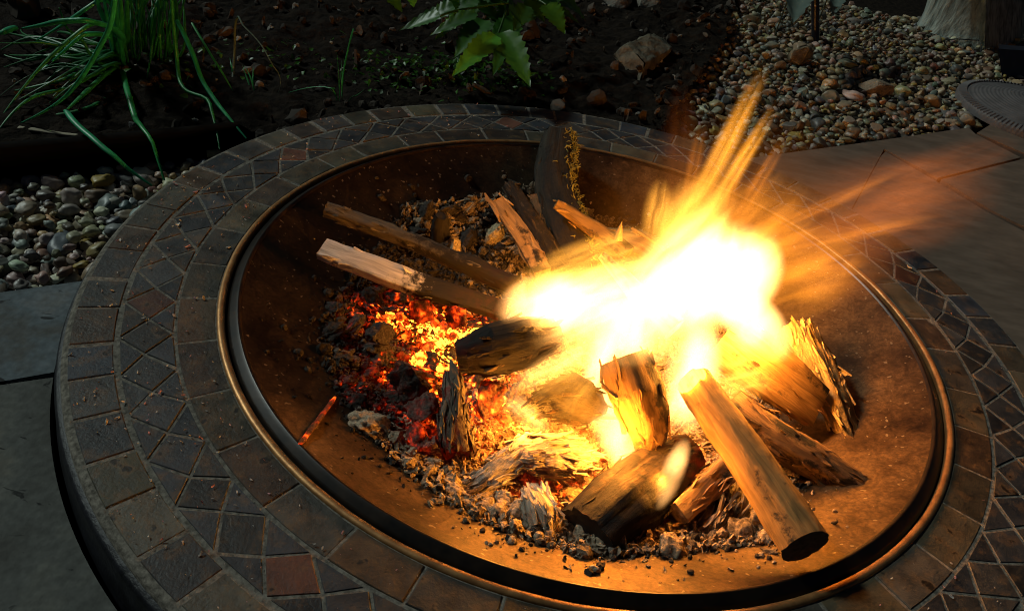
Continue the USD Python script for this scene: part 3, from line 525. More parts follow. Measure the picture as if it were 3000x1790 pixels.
wood('ashen_log', 'crumbling ash brown chunk right of the thick log', [(2035, 1590, -.058), (2060, 1565, -.048), (2115, 1500, -.040), (2140, 1450, -.036), (2150, 1420, -.04)], [.006, .022, .026, .018, .005], (.24, .18, .12), [.2, .3, .3], 0, rough=.3, ridges=.28, mat=M_bark, flat=.7, flakes=260)

# moss on the leaning log
mp_, mats = [], []
tt, ta, tb = frames(moss_p)
for _ in range(900):
    s_ = rng.beta(1.6, 1.1); k = min(int(s_ * (len(moss_p) - 1)), len(moss_p) - 1)
    if rng.random() < .35: k = rng.integers(3, 14)
    a_ = rng.normal() * .5
    side = CR * math.cos(a_) + CU * math.sin(a_) * .6 - CF * .35; side /= np.linalg.norm(side)
    p0 = moss_p[k] + side * rng.uniform(.018, .027) + rng.normal(size=3) * .003
    d = side + rng.normal(size=3) * .8; q = [p0]
    for _k in range(4): d = d / np.linalg.norm(d) + rng.normal(size=3) * .55; q.append(q[-1] + d / np.linalg.norm(d) * rng.uniform(.002, .0042))
    v, f = tube(q, np.linspace(.0012, .0005, 5), 4, cap=False); mp_.append((v, f, {'tint': np.broadcast_to(rng.uniform(.6, 1.5), v.shape)}))
vf, at_ = join(mp_); put('moss', vf, M_moss, moss_log, attrs=at_, kind='stuff')

# ------------------------------------------------------------------ ash and embers
ASHC = [(1010, 1100, -.05, .9), (1200, 1380, -.06, 1), (1450, 1560, -.06, 1), (1680, 1645, -.06, 1), (1950, 1620, -.06, 1), (2230, 1580, -.05, 1), (2290, 1350, -.05, 1), (2210, 1000, -.05, 1), (1900, 700, -.05, 1), (1560, 590, -.05, 1), (1230, 640, -.05, 1), (1080, 800, -.05, 1), (1000, 960, -.05, 1)]
heap = Polygon([at(x, y, h)[:2] for x, y, h, _ in ASHC]).buffer(.01)
HC_ = np.array(heap.centroid.coords[0])
def heap_h(x, y):
    """height of the ash surface (world z)"""
    P_ = np.stack([x, y, np.zeros_like(x)], -1); b = T + bowl_h(np.hypot(x, y))
    d = np.hypot((x - HC_[0]) / .26, (y - HC_[1]) / .29)
    up = np.clip(1 - d, 0, 1) ** .8
    return b - .004 + (.046 * up + .022 * (fbm(P_ * 22, 3, 4) - .42) * (.35 + up) + .012 * (fbm(P_ * 70, 3, 9) - .45))
EMB = [(1130, 905, .06, .75), (1270, 930, .075, 1.05), (1350, 900, .06, 1.0), (1230, 1000, .07, .95), (1130, 1020, .05, .8), (1320, 985, .05, 1.15), (1280, 1080, .045, .9), (1040, 1080, .045, .75), (1130, 1140, .035, .7), (1250, 1190, .05, .85), (1430, 1140, .07, .95), (1530, 1190, .06, .95), (1470, 1060, .06, .9), (1450, 1270, .045, .6), (1560, 1420, .04, .65), (1640, 1390, .05, .7), (1760, 1400, .06, .75), (1200, 1290, .03, .55), (1400, 990, .05, 1.0), (1090, 880, .05, .8), (1150, 1060, .05, .85), (1040, 1120, .04, .8), (1220, 1120, .045, .95), (1180, 960, .05, .9), (1060, 1010, .03, .75), (1300, 860, .05, .8), (1340, 1130, .05, .9), (1420, 1220, .05, .8), (1180, 880, .05, .9), (1420, 930, .045, 1.0), (1700, 1250, .06, .8), (2060, 1300, .05, .7), (1180, 830, .045, .65), (1420, 850, .03, .55), (1650, 760, .04, .45)]
EC = np.array([[*at(x, y, -.035)[:2], r * 1.02, g] for x, y, r, g in EMB])
def glow_at(x, y):
    g = np.zeros(np.shape(x))
    for ex, ey, er, eg in EC: g = np.maximum(g, 1.12 * eg * np.exp(-(((x - ex) ** 2 + (y - ey) ** 2) / er ** 2) * 1.3))
    return g
CRUST = np.array([[*at(x, y, -.03)[:2], r] for x, y, r in [(1150, 960, .030), (1090, 960, .03), (1180, 1110, .038), (1110, 1100, .03), (1260, 1150, .028), (1100, 1230, .05), (1190, 1250, .04), (1050, 1150, .04), (1010, 1050, .04)]])
def crust_at(x, y):
    g = np.zeros(np.shape(x))
    for ex, ey, er in CRUST: g = np.maximum(g, np.exp(-(((x - ex) ** 2 + (y - ey) ** 2) / er ** 2)))
    return g
def side_at(x, y):
    """1 where the heap is black char (its left side), 0 where it is pale ash"""
    return np.clip((-.07 - x) / .10, 0, 1) * np.clip((y + .20 - .55 * (x + .1)) / .07, 0, 1) * np.clip((.20 - y) / .05, 0, 1)
tr = terrain(heap, .0034, heap_h); tv = tr[0]
whit = np.clip((fbm(tv * 14, 3, 31) - .36) * 4, 0, 1)
tint = (.035, .028, .023) + np.array((.32, .26, .19)) * (whit * (1 - .95 * side_at(tv[:, 0], tv[:, 1])))[:, None]
gl = glow_at(tv[:, 0], tv[:, 1]) * (1 - .45 * crust_at(tv[:, 0], tv[:, 1])) * np.clip((fbm(tv * 48, 3, 2) - .22) * 3.2, 0, 1.15)
cols = thing('ash_heap', 'heap of pale ash and black char under the burning wood', 'ash', (0, 0, T - .1), kind='stuff')
put('ash_bed', tr, M_ember, cols, attrs={'tint': tint, 'glow': gl})
LU = [(ICO[1][0] * (1 + .9 * (noise(ICO[1][0] * 1.9 + q * 9.1) - .5)[:, None]) * np.random.default_rng(q).uniform(.6, 1.3, 3), ICO[1][1]) for q in range(8)]
def scatter(n, maker):
    xs = rng.uniform(heap.bounds[0] - .03, heap.bounds[2] + .03, n); ys = rng.uniform(heap.bounds[1] - .03, heap.bounds[3] + .03, n)
    ok = contains_xy(heap.buffer(.010), xs, ys); xs, ys = xs[ok], ys[ok]
    zs = np.maximum(heap_h(xs, ys), T + bowl_h(np.hypot(xs, ys)) + .0008); gs = glow_at(xs, ys); cs, ss = crust_at(xs, ys), side_at(xs, ys)
    return join([maker(*q) for q in zip(xs, ys, zs, gs, cs, ss)])
ASH = np.array((.37, .285, .195)); CHAR = np.array((.03, .025, .021)); CRU = np.array((.10, .088, .073))
def flake(x, y, z, g, c, sd_):
    v, f = FL[rng.integers(8)]; s_ = (rng.gamma(2.2, .0014) + .0016) * (1 - .35 * sd_)
    t_ = ASH * rng.uniform(.55, 1.1) if rng.random() > sd_ else (CHAR * rng.uniform(.6, 2.5) if rng.random() > c * .55 else CRU * rng.uniform(.5, 1.4))
    return (v * s_) @ rot().T + (x, y, z + s_ * .3), f, {'tint': np.broadcast_to(t_, v.shape), 'glow': np.full(len(v), g * (1 - .6 * c) * rng.uniform(.25, 1.0))}
def crumb(x, y, z, g, c, sd_):
    v, f = LU[rng.integers(8)]; s_ = rng.gamma(2.5, .0008) + .0011
    if rng.random() < .03: s_ *= 2
    t_ = (ASH * rng.uniform(.4, 1.0) if rng.random() < .9 else CHAR * 4) if rng.random() > sd_ else (CHAR * rng.uniform(.6, 2) if rng.random() > c * .55 else CRU * rng.uniform(.5, 1.4))
    return (v * s_) @ rot().T + (x, y, z + s_ * .35), f, {'tint': np.broadcast_to(t_, v.shape), 'glow': np.full(len(v), g * (1 - .6 * c) * rng.uniform(.55, 1.2))}
vf, at_ = scatter(24000, flake); put('ash_flakes', vf, M_ember, cols, attrs=at_, smooth=False, kind='stuff')
vf, at_ = scatter(4500, crumb); put('coal_crumbs', vf, M_ember, cols, attrs=at_, smooth=False, kind='stuff')
def clod(x, y, z, g, c, sd_):
    v, f = ICO[3]; q = rng.uniform(0, 99); s_ = rng.gamma(4, .0015) + .0035; k = 1 + .9 * (fbm(v * 1.7 + q, 2) - .5) + .55 * (fbm(v * 5.5 + q, 3) - .5)
    t_ = ASH * rng.uniform(.5, 1.15) if rng.random() > sd_ else (CHAR * rng.uniform(.7, 2) if rng.random() > c * .7 else CRU * rng.uniform(.6, 1.6))
    if x < -.11 and y > -.24: t_ = CHAR * rng.uniform(.7, 2.2)
    gg = 1.15 * g * (1 - .4 * c) * np.clip((.62 - fbm(v * 2.2 + q, 3)) * 3.4, 0, 1.1)
    return (v * k[:, None] * (1.25, .95, .6) * s_) @ trimesh.transformations.euler_matrix(*(rng.normal(size=2) * .4), rng.uniform(0, 6.3))[:3, :3].T + (x, y, z + s_ * .15), f, {'tint': t_ * (.55 + .9 * fbm(v * 3 + q, 2))[:, None], 'glow': gg}
vf, at_ = scatter(620, clod); put('ash_clods', vf, M_ember, cols, attrs=at_, kind='stuff')
def stray(x, y, z, g, c, sd_):
    v, f = (FL if rng.random() < .6 else LU)[rng.integers(8)]; s_ = rng.gamma(2, .0008) + .0007; z = T + float(bowl_h(np.hypot(x, y)))
    return (v * s_) @ rot().T + (x, y, z + s_ * .3), f, {'tint': np.broadcast_to((ASH if rng.random() < .6 and x > -.16 else CHAR * 1.5) * rng.uniform(.4, 1.1), v.shape), 'glow': np.zeros(len(v))}
st_ = []
while len(st_) < 2600:
    q = rng.choice(len(ASHC)); e0, e1 = at(*ASHC[q][:3]), at(*ASHC[(q + 1) % len(ASHC)][:3]); u = rng.random(); e = e0 + (e1 - e0) * u; o = e[:2] + (e[:2] - HC_) / np.linalg.norm(e[:2] - HC_) * rng.exponential(.016)
    if np.hypot(*o) < RC - .02: st_.append(stray(o[0], o[1], 0, 0, 0, 0))
vf, at_ = join(st_); put('ash_specks', vf, M_ember, cols, attrs=at_, smooth=False, kind='stuff')
# coals one can pick out
for q, (px, py, h, s_, g, c, lab) in enumerate([
    (1195, 1120, -.026, .024, .12, (.06, .052, .045), 'dark crusted grey coal in the middle of the red embers'), (1240, 1195, -.034, .019, .3, (.07, .06, .05), 'grey honeycombed coal just below the dark crusted one'),
    (1110, 985, -.034, .018, .15, (.05, .042, .036), 'black coal at the left edge of the ember bed'), (1240, 905, -.028, .018, .55, (.05, .03, .02), 'glowing orange coal beside the burnt split stick'),
    (1345, 925, -.024, .020, .6, (.05, .03, .02), 'brightest orange coal above the short charred log'), (1300, 1085, -.006, .010, 1.05, (.1, .05, .02), 'small yellow hot coal left of the charred log'),
    (1230, 1050, -.008, .009, 1.0, (.1, .05, .02), 'tiny yellow coal in the middle of the ember bed'), (1225, 1270, -.035, .017, .5, (.08, .06, .05), 'round coal with a red edge below the ember bed'),
    (1275, 1320, -.045, .015, .35, (.12, .09, .07), 'brown coal lying in front of the ember stump'), (1430, 1170, -.02, .026, .7, (.10, .05, .03), 'red glowing coal right of the ember stump'),
    (1960, 1590, -.055, .016, .25, (.33, .27, .2), 'pale hollow coal under the right end of the thick log'), (1910, 1545, -.05, .017, .35, (.3, .2, .13), 'orange tinted coal tucked behind the thick log'),
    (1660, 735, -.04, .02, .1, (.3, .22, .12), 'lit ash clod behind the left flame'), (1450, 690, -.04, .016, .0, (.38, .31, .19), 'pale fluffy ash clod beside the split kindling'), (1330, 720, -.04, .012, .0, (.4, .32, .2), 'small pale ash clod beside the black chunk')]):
    c0_ = at(px, py, h); v, f = rock(np.zeros(3), s_, 3, q + 40, 7, (1.15, 1, .85), .16, rot()); v = v * (1 + .16 * (fbm(v * 260, 3) - .5)[:, None] * 2)
    t_ = thing('coal', lab, 'coal', c0_); put('lump', (v + c0_, f), M_ember, t_, attrs={'tint': np.broadcast_to(c, v.shape), 'glow': np.clip(g * (.05 + 1.8 * fbm(v * 110 + q, 3)), 0, 1.3)})
def on_bowl(px, py, up):
    h = -.03
    for _ in range(30): h = .5 * h + .5 * (float(bowl_h(np.hypot(*at(px, py, h)[:2]))) + up)
    return (px, py, h)
sl = spline(line_at([on_bowl(982, 1163, .003), on_bowl(940, 1220, .003), on_bowl(908, 1262, .003), on_bowl(880, 1300, .003)]), 14); v, f = tube(sl, np.r_[.002, np.linspace(.0034, .0028, 12), .002] * (1 + .5 * (noise(np.arange(14)[:, None] * (.9, 0, 0)) - .5)), 12, .45); v = v + (fbm(v * 160, 3)[:, None] - .5) * .002
t_ = thing('reflection_sliver', 'thin glowing orange sliver added for the fire reflected in the bare left bowl', 'ember', sl[0]); put('sliver', (v, f), M_ember, t_, attrs={'tint': np.broadcast_to((.1, .05, .02), v.shape), 'glow': np.clip(.05 + 1.0 * fbm(v * 130, 3), 0, .75)})  # added glowing strip standing in for the fire mirrored in the bowl

# ------------------------------------------------------------------ black edging strip
ed = spline(np.c_[EDGE, np.zeros(len(EDGE))], 40); tn = np.gradient(ed, axis=0); tn /= np.linalg.norm(tn, axis=1, keepdims=True); nn = np.c_[-tn[:, 1], tn[:, 0], 0 * tn[:, 0]]
sec = [(-.006, -.034), (-.006, .030), (-.009, .034), (-.009, .041), (-.004, .045), (.004, .045), (.008, .040), (.006, .034), (.006, -.034)]
k_ = .0025 * (fbm(ed * 9, 3) - .5)
ev = np.stack([ed + nn * (o + k_[:, None]) + [0, 0, z] for o, z in sec], 1); m_ = len(sec); i_, j_ = np.meshgrid(np.arange(len(ed) - 1), np.arange(m_ - 1), indexing='ij')
ef = tri(np.stack([i_ * m_ + j_, (i_ + 1) * m_ + j_, (i_ + 1) * m_ + j_ + 1, i_ * m_ + j_ + 1], -1).reshape(-1, 4))
tag(put('edging_strip', (ev.reshape(-1, 3), ef), M_edging), 'black landscape edging strip between the left pebbles and the soil bed', 'edging')

# ------------------------------------------------------------------ plants
def blade(pts, r, n=24, sides=8, flat=.75, tip=.3, kink=None):
    p = spline(line_at(pts), n); s_ = np.linspace(0, 1, n)
    return tube(p, r * np.interp(s_, [0, .1, .65, 1], [.8, 1, .9, tip]), sides, flat)
chive = thing('onion_plant', 'clump of long drooping tubular green leaves at the upper left', 'plant', at(365, 215, -.05))
z1 = lambda pts: [(x * .4044, y * .4044, h) for x, y, h in pts]
CH = [([(905, 500, -.03), (860, 250, .06), (835, 60, .13), (850, -120, .2)], .0062, 1.0), ([(885, 440, -.03), (880, 200, .07), (872, -80, .16)], .0072, .8), ([(920, 380, -.02), (922, 150, .08), (915, -100, .17)], .0062, .7),
      ([(860, 470, -.03), (790, 230, .05), (730, 90, .10), (690, -60, .16)], .0060, 1.0), ([(850, 440, -.03), (800, 260, .05), (765, 60, .12), (745, -60, .16)], .0058, 1.1),
      ([(835, -40, .24), (800, 180, .19), (740, 310, .15), (580, 580, .075), (400, 760, .015), (200, 872, -.02), (140, 895, -.035)], .0056, 1.15),
      ([(880, 330, .02), (760, 185, .10), (620, 150, .12), (450, 157, .11), (300, 185, .085), (165, 208, .06)], .0082, 1.15), ([(830, 300, .0), (690, 20, .12), (560, 110, .10), (400, 215, .06), (265, 295, .03)], .0066, 1.0),
      ([(870, 420, -.02), (720, 250, .06), (600, 255, .07), (500, 340, .05), (380, 445, .02)], .0085, 1.25), ([(860, 400, -.02), (620, 200, .09), (380, 400, .05), (200, 600, .01), (20, 835, -.03)], .0064, .7),
      ([(860, 480, -.03), (740, 560, -.005), (600, 690, .0), (478, 802, .012)], .0070, .75), ([(478, 802, .012), (640, 975, .012), (800, 1110, .004), (950, 1240, -.014), (1100, 1345, -.03)], .0068, 1.15),
      ([(880, 470, -.03), (900, 570, -.02), (940, 720, -.01), (975, 840, -.02), (1030, 925, .012), (1095, 1010, .008), (1150, 1180, -.015), (1190, 1305, -.03)], .0072, .9),
      ([(1250, -60, .14), (1252, 150, .09), (1280, 400, .03), (1300, 580, .0), (1350, 660, -.005), (1500, 720, .0), (1540, 830, -.005), (1592, 1085, -.025)], .0062, .8),
      ([(1280, 150, .10), (1400, 400, .06), (1460, 570, .03), (1560, 730, .01), (1680, 880, -.005), (1785, 1005, -.02)], .0060, 1.0), ([(1390, 170, .06), (1480, 320, .04), (1560, 450, .02), (1712, 700, -.03)], .0034, .7),
      ([(820, 430, -.03), (650, 500, -.01), (500, 560, .0), (200, 640, -.02), (100, 660, -.03)], .0060, .55), ([(880, 550, -.04), (845, 650, -.03), (700, 755, -.025), (450, 830, -.03), (40, 832, -.04)], .0060, .5),
      ([(840, 480, -.03), (540, 620, -.01), (250, 700, -.01), (0, 930, -.03)], .0060, .7), ([(700, 280, .0), (450, 330, .01), (250, 310, .02), (0, 312, .02)], .0040, .45), ([(650, 390, -.02), (380, 400, -.01), (180, 440, -.02), (30, 400, -.02)], .0050, .55),
      ([(110, 205, .04), (30, 232, .05), (-60, 260, .04)], .0090, 1.1), ([(1130, 40, .1), (1100, 280, .03), (1060, 600, -.03)], .0036, .7), ([(1170, -50, .12), (1130, 60, .10), (1110, 260, .04), (1085, 420, -.01)], .0045, .8),
      ([(990, -60, .12), (1000, 40, .1), (975, 120, .08)], .0040, .6), ([(1155, 250, .03), (1190, 120, .07), (1200, -60, .12)], .0030, .6), ([(850, 490, -.03), (620, 330, .04), (470, 180, .07), (430, 60, .1)], .0045, .4), ([(350, 480, -.02), (275, 545, -.03)], .0065, 1.0)]
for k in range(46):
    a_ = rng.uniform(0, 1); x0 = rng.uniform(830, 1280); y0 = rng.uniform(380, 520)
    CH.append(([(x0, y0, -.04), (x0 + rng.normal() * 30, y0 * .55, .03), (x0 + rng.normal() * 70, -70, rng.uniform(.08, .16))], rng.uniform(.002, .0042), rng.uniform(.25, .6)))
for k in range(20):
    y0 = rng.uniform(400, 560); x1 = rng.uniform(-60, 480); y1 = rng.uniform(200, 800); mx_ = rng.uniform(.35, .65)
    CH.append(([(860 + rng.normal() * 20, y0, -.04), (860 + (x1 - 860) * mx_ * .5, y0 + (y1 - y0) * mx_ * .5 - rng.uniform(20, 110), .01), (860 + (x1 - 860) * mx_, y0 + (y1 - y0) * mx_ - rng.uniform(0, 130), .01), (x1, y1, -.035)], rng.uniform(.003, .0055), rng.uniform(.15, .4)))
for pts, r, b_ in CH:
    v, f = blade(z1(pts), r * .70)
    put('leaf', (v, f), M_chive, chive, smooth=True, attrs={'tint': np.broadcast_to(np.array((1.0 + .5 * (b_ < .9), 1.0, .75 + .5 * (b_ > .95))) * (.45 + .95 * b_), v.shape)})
for nm, lab, blades in [('thin_leaf', 'thin shiny pale grass leaf bent over right of the onion clump', [[(1690, 700, -.04), (1700, 250, .04), (1725, 120, .075), (1760, 185, .07), (1840, 265, .06), (1905, 345, .05), (1980, 480, .03), (2030, 560, .01), (1990, 705, -.035)]]),
                        ('grass_tuft', 'small tuft of grass blades between the onion clump and the ring', [[(1850, 735, -.04), (1800, 600, -.02), (1755, 470, .0)], [(1850, 735, -.04), (1830, 610, -.015), (1770, 480, .005)], [(1840, 730, -.04), (1832, 600, -.02), (1836, 480, .0)], [(1700, 560, -.03), (1680, 500, -.01), (1665, 420, .0)]]),
                        ('grass_tuft', 'grass tuft with one long bent blade behind the ring at the top', [[(2465, 780, -.04), (2455, 560, .02), (2440, 380, .06)], [(2480, 780, -.04), (2500, 450, .02), (2560, 210, .07), (2545, 290, .06)], [(2450, 780, -.04), (2400, 640, .0), (2290, 630, -.01), (2000, 705, -.03)], [(2470, 780, -.04), (2430, 690, -.02), (2380, 640, -.01)], [(2490, 790, -.04), (2560, 700, -.01), (2640, 650, -.015)], [(2480, 785, -.04), (2473, 600, .01), (2475, 430, .04)]])]:
    t_ = thing(nm, lab, 'grass', at(blades[0][0][0] * .4044, blades[0][0][1] * .4044, -.05))
    for q in blades:
        v, f = blade(z1(q), .0022 if nm == 'thin_leaf' else .0016, 26, 5, .4, .1); put('blade', (v, f), M_grey_leaf if nm == 'thin_leaf' else M_chive, t_, smooth=True, attrs={'tint': np.broadcast_to((1, 1.1, .9), v.shape)})

def serrated(base, tip, w, up=(0, 0, 1), n=18, droop=.12, fold=.25):
    """a toothed leaf: pointed, folded along its midrib, with a raised vein pattern"""
    B, E = np.asarray(base), np.asarray(tip); x = E - B; L = np.linalg.norm(x); x = x / L; y = np.cross(up, x); y /= np.linalg.norm(y); z = np.cross(x, y)
    vs = []; m = 7
    for k in range(n + 1):
        s_ = k / n; wd = w * (math.sin(math.pi * min(1, s_ ** .62)) ** .8) * (1 + (.16 if k % 2 else -.10) * (s_ > .08)) if k < n else .0004
        for q in range(m):
            u = (q / (m - 1)) * 2 - 1; bump_ = .05 * w * math.cos(s_ * 9 * math.pi + abs(u) * 4) * abs(u)
            vs.append(B + x * (L * s_ + abs(u) * wd * -.25) + y * (u * wd) + z * (fold * abs(u) * wd - droop * L * s_ * s_ + bump_))
    i_, j_ = np.meshgrid(np.arange(n), np.arange(m - 1), indexing='ij'); f = tri(np.stack([i_ * m + j_, (i_ + 1) * m + j_, (i_ + 1) * m + j_ + 1, i_ * m + j_ + 1], -1).reshape(-1, 4))
    return np.array(vs), f
shrub = thing('leafy_plant', 'broad serrated green leaves hanging in from the top centre', 'plant', at(1450, 60, -.05))
LV = [((1455, 105), (1330, 203), .030, 1.6, .10), ((1470, 95), (1553, 232), .036, .75, .10), ((1372, 38), (1272, 104), .026, .95, .11), ((1290, 48), (1186, 76), .024, .7, .11), ((1600, 15), (1658, 92), .032, .9, .12), ((1420, 60), (1330, 150), .034, .6, .10), ((1510, 50), (1450, 190), .030, .55, .095), ((1330, 20), (1240, 60), .03, .6, .11), ((1650, 0), (1720, 50), .03, .4, .13), ((1455, 70), (1345, 100), .028, .45, .08),
      ((1200, -30), (1215, 22), .024, 1.4, .12), ((1120, -40), (1180, 30), .026, 1.0, .12), ((1400, 0), (1290, 40), .03, .55, .11), ((1480, 20), (1500, 84), .03, .5, .10), ((1540, 0), (1600, 60), .03, .4, .11), ((1560, -30), (1700, 20), .03, .4, .13), ((1440, -40), (1380, 36), .032, .5, .12), ((1330, -40), (1360, 20), .03, .45, .12), ((1640, -20), (1560, 40), .028, .35, .12), ((1490, 60), (1440, 130), .026, .8, .09)]
for k in range(14):
    x_, y_ = rng.uniform(1270, 1640), rng.uniform(-30, 60); LV.append(((x_, y_), (x_ + rng.normal() * 70, y_ + rng.uniform(25, 70)), rng.uniform(.02, .028), rng.uniform(.25, .6), rng.uniform(.09, .14)))
for b_, t_, w, br, h in LV:
    v, f = serrated(at(*b_, h), at(*t_, h - .03), w * .72, (rng.normal() * .2, -.35, 1)); put('leaf', (v, f), M_leaf, shrub, smooth=60, attrs=None) if False else put('leaf', (v, f), M_leaf, shrub, smooth=True, attrs={'tint': np.broadcast_to(np.array((1, 1, 1)) * br * 1.3, v.shape)})
for q in ([(1460, 100, .09), (1480, 40, .11), (1500, -60, .13)], [(1290, 48, .11), (1380, 25, .11), (1490, 10, .12)], [(1600, 15, .12), (1550, -10, .12), (1500, -40, .13)]):
    v, f = tube(spline(line_at(q), 12), .0022, 6); put('stem', (v, f), M_leaf, shrub, smooth=True, attrs={'tint': np.broadcast_to((.8, .6, .6), v.shape)})
for q in ((1500, -60, .13), (1490, 10, .12), (1500, -40, .13)):
    e = at(*q); v, f = tube(np.array([e, e * (.99, 1.02, .75), [e[0] * .5 - .08, e[1] * .5 + .56, .0]]), [.002, .003, .004], 7); put('stem', (v, f), M_leaf, shrub, smooth=True, attrs={'tint': np.broadcast_to((.7, .5, .6), v.shape)})
# grey leaf tips by the post
hosta = thing('grey_leaved_plant', 'drooping grey green leaf tips on either side of the black post', 'plant', at(2380, 20, -.05))
for b_, t_, w in (((2335, -70), (2330, 54), .05), ((2455, -70), (2446, 36), .035), ((2380, -90), (2350, 10), .04)):
    v, f = serrated(at(*b_, .13), at(*t_, .09), w, (0, -.6, 1), droop=.05, fold=.45); put('leaf', (v, f), M_grey_leaf, hosta, smooth=True, attrs={'tint': np.broadcast_to((1, 1, 1), v.shape)})
for q in ((2335, -70), (2455, -70), (2380, -90)):
    e = at(*q, .13); v, f = tube(np.array([e, e + [.01, .05, -.05], [e[0] + .02, e[1] + .10, -.02]]), .0025, 6); put('stem', (v, f), M_grey_leaf, hosta, smooth=True, attrs={'tint': np.broadcast_to((.8, .8, .8), v.shape)})
post = thing('metal_post', 'thin black metal post standing in the pebbles at the top right', 'post', at(2389, 126, -.055))
pb = at(2389, 126, -.06); pd = np.array([-.32, .30, 1.0]); v, f = tube(np.array([pb, pb + pd * .2, pb + pd * .5]), .0115, 20); put('pole', (v, f), M_post, post, smooth=50)
v, f = ICO[2]; put('glint_bead', (v * .003 + pb + pd * .094 + np.array([-.002, -.0115, 0]), f), M_brass, post, smooth=True)  # small bronze bead added for the bright highlight on the pole

# stump, plank, wire hoop
sb = at(2806, 118, -.06) + np.array([.04, .06, 0]); axd = np.array([-.30, .28, 1.0])
zz = np.linspace(0, .55, 40); thn = np.linspace(0, 2 * np.pi, 73)[:-1]
rad = .108 * (1 + .35 * np.exp(-zz / .05))[:, None] * (1 + .10 * (noise(np.stack([np.cos(thn) * 3, np.sin(thn) * 3, 0 * thn], -1)) - .5) + .07 * (noise(np.stack([np.cos(thn) * 9, np.sin(thn) * 9, 0 * thn], -1) + 9) - .5))[None] * (1 + .06 * (fbm(np.stack(np.broadcast_arrays(np.cos(thn)[None] * 2, np.sin(thn)[None] * 2, zz[:, None] * 6), -1)) - .5))
sv = sb + zz[:, None, None] * axd + rad[..., None] * np.stack([np.cos(thn), np.sin(thn), 0 * thn], -1)[None]
i_, j_ = np.meshgrid(np.arange(39), np.arange(72), indexing='ij'); sf = tri(np.stack([i_ * 72 + j_, i_ * 72 + (j_ + 1) % 72, (i_ + 1) * 72 + (j_ + 1) % 72, (i_ + 1) * 72 + j_], -1).reshape(-1, 4))
stump = thing('tree_trunk', 'grey weathered trunk with a flared foot in the top right corner', 'trunk', sb); put('trunk', (sv.reshape(-1, 3), sf), M_greywood, stump, smooth=True)
pk = thing('weathered_plank', 'upright grey plank right of the trunk on a black foot', 'plank', at(2930, 150, -.06))
A, B = at(2884, 146, -.045), at(2985, 118, -.045); bk = np.array([.03, .035, 0]); up = np.array([-.36, .28, 1.0]) * .5
C = [A, B, B + bk, A + bk]; v = np.array(C + [q + up for q in C]); v = v + .002 * (noise(v * 40) - .5)[:, None]
bf = tri(np.array([(0, 1, 5, 4), (1, 2, 6, 5), (2, 3, 7, 6), (3, 0, 4, 7), (4, 5, 6, 7), (3, 2, 1, 0)])); put('board', (v, bf), M_greywood, pk, smooth=False)
A, B = at(2935, 232, -.062), at(3010, 236, -.062); bk = np.array([.02, .05, 0]); up = np.array([-.04, .02, .075]); C = [A, B, B + bk, A + bk]; put('foot', (np.array(C + [q + up for q in C]), bf), M_post, pk, smooth=False)
hp = line_at([(2764, 112, -.03), (2800, 108, -.03), (2866, 112, -.03), (2874, 122, -.035), (2871, 160, -.058), (2840, 152, -.058), (2778, 140, -.058), (2764, 112, -.03)]) + np.array([-.01, -.03, 0])
hw = thing('wire_hoop', 'thin black wire hoop in front of the grey trunk', 'wire', hp[0]); v, f = tube(np.vstack([hp[k] + (hp[k + 1] - hp[k]) * u for k in range(7) for u in (0, .33, .66)] + [hp[-1]]), .0018, 6); put('wire', (v, f), M_post, hw, smooth=True)

# ribbed round base at the right edge
dc = at(3045, 348, -.05); rd = np.linalg.norm(at(2834, 326, -.05) - dc)
base = thing('ribbed_base', 'round grey ribbed base cut off by the right edge', 'base', dc)
pr = [(rd, 0.0), (rd, .010), (rd * .985, .016), (rd * .90, .022), (rd * .885, .019), (rd * .86, .020), (rd * .80, .028), (rd * .6, .040), (rd * .3, .047), (.001, .049)]
dv, df = lathe(pr, 480); kk = np.arange(len(dv)) // len(pr); jj = np.arange(len(dv)) % len(pr)
dv[:, 2] += np.where((jj >= 1) & (jj <= 3), .0022 * (kk % 4 < 2), 0); rr_ = np.hypot(dv[:, 0], dv[:, 1])
put('rim', (dv + dc, df[np.all(jj[df] <= 4, 1)]), M_dome, base, smooth=30)
gr = np.linspace(rd * .885, .002, 90); put('lid', tuple(q if k else q + dc for k, q in enumerate(lathe([(r, .019 + .030 * (1 - (r / (rd * .885)) ** 2) + .0009 * (math.sin(r * 700) > 0)) for r in gr], 200))), M_dome, base, smooth=40)

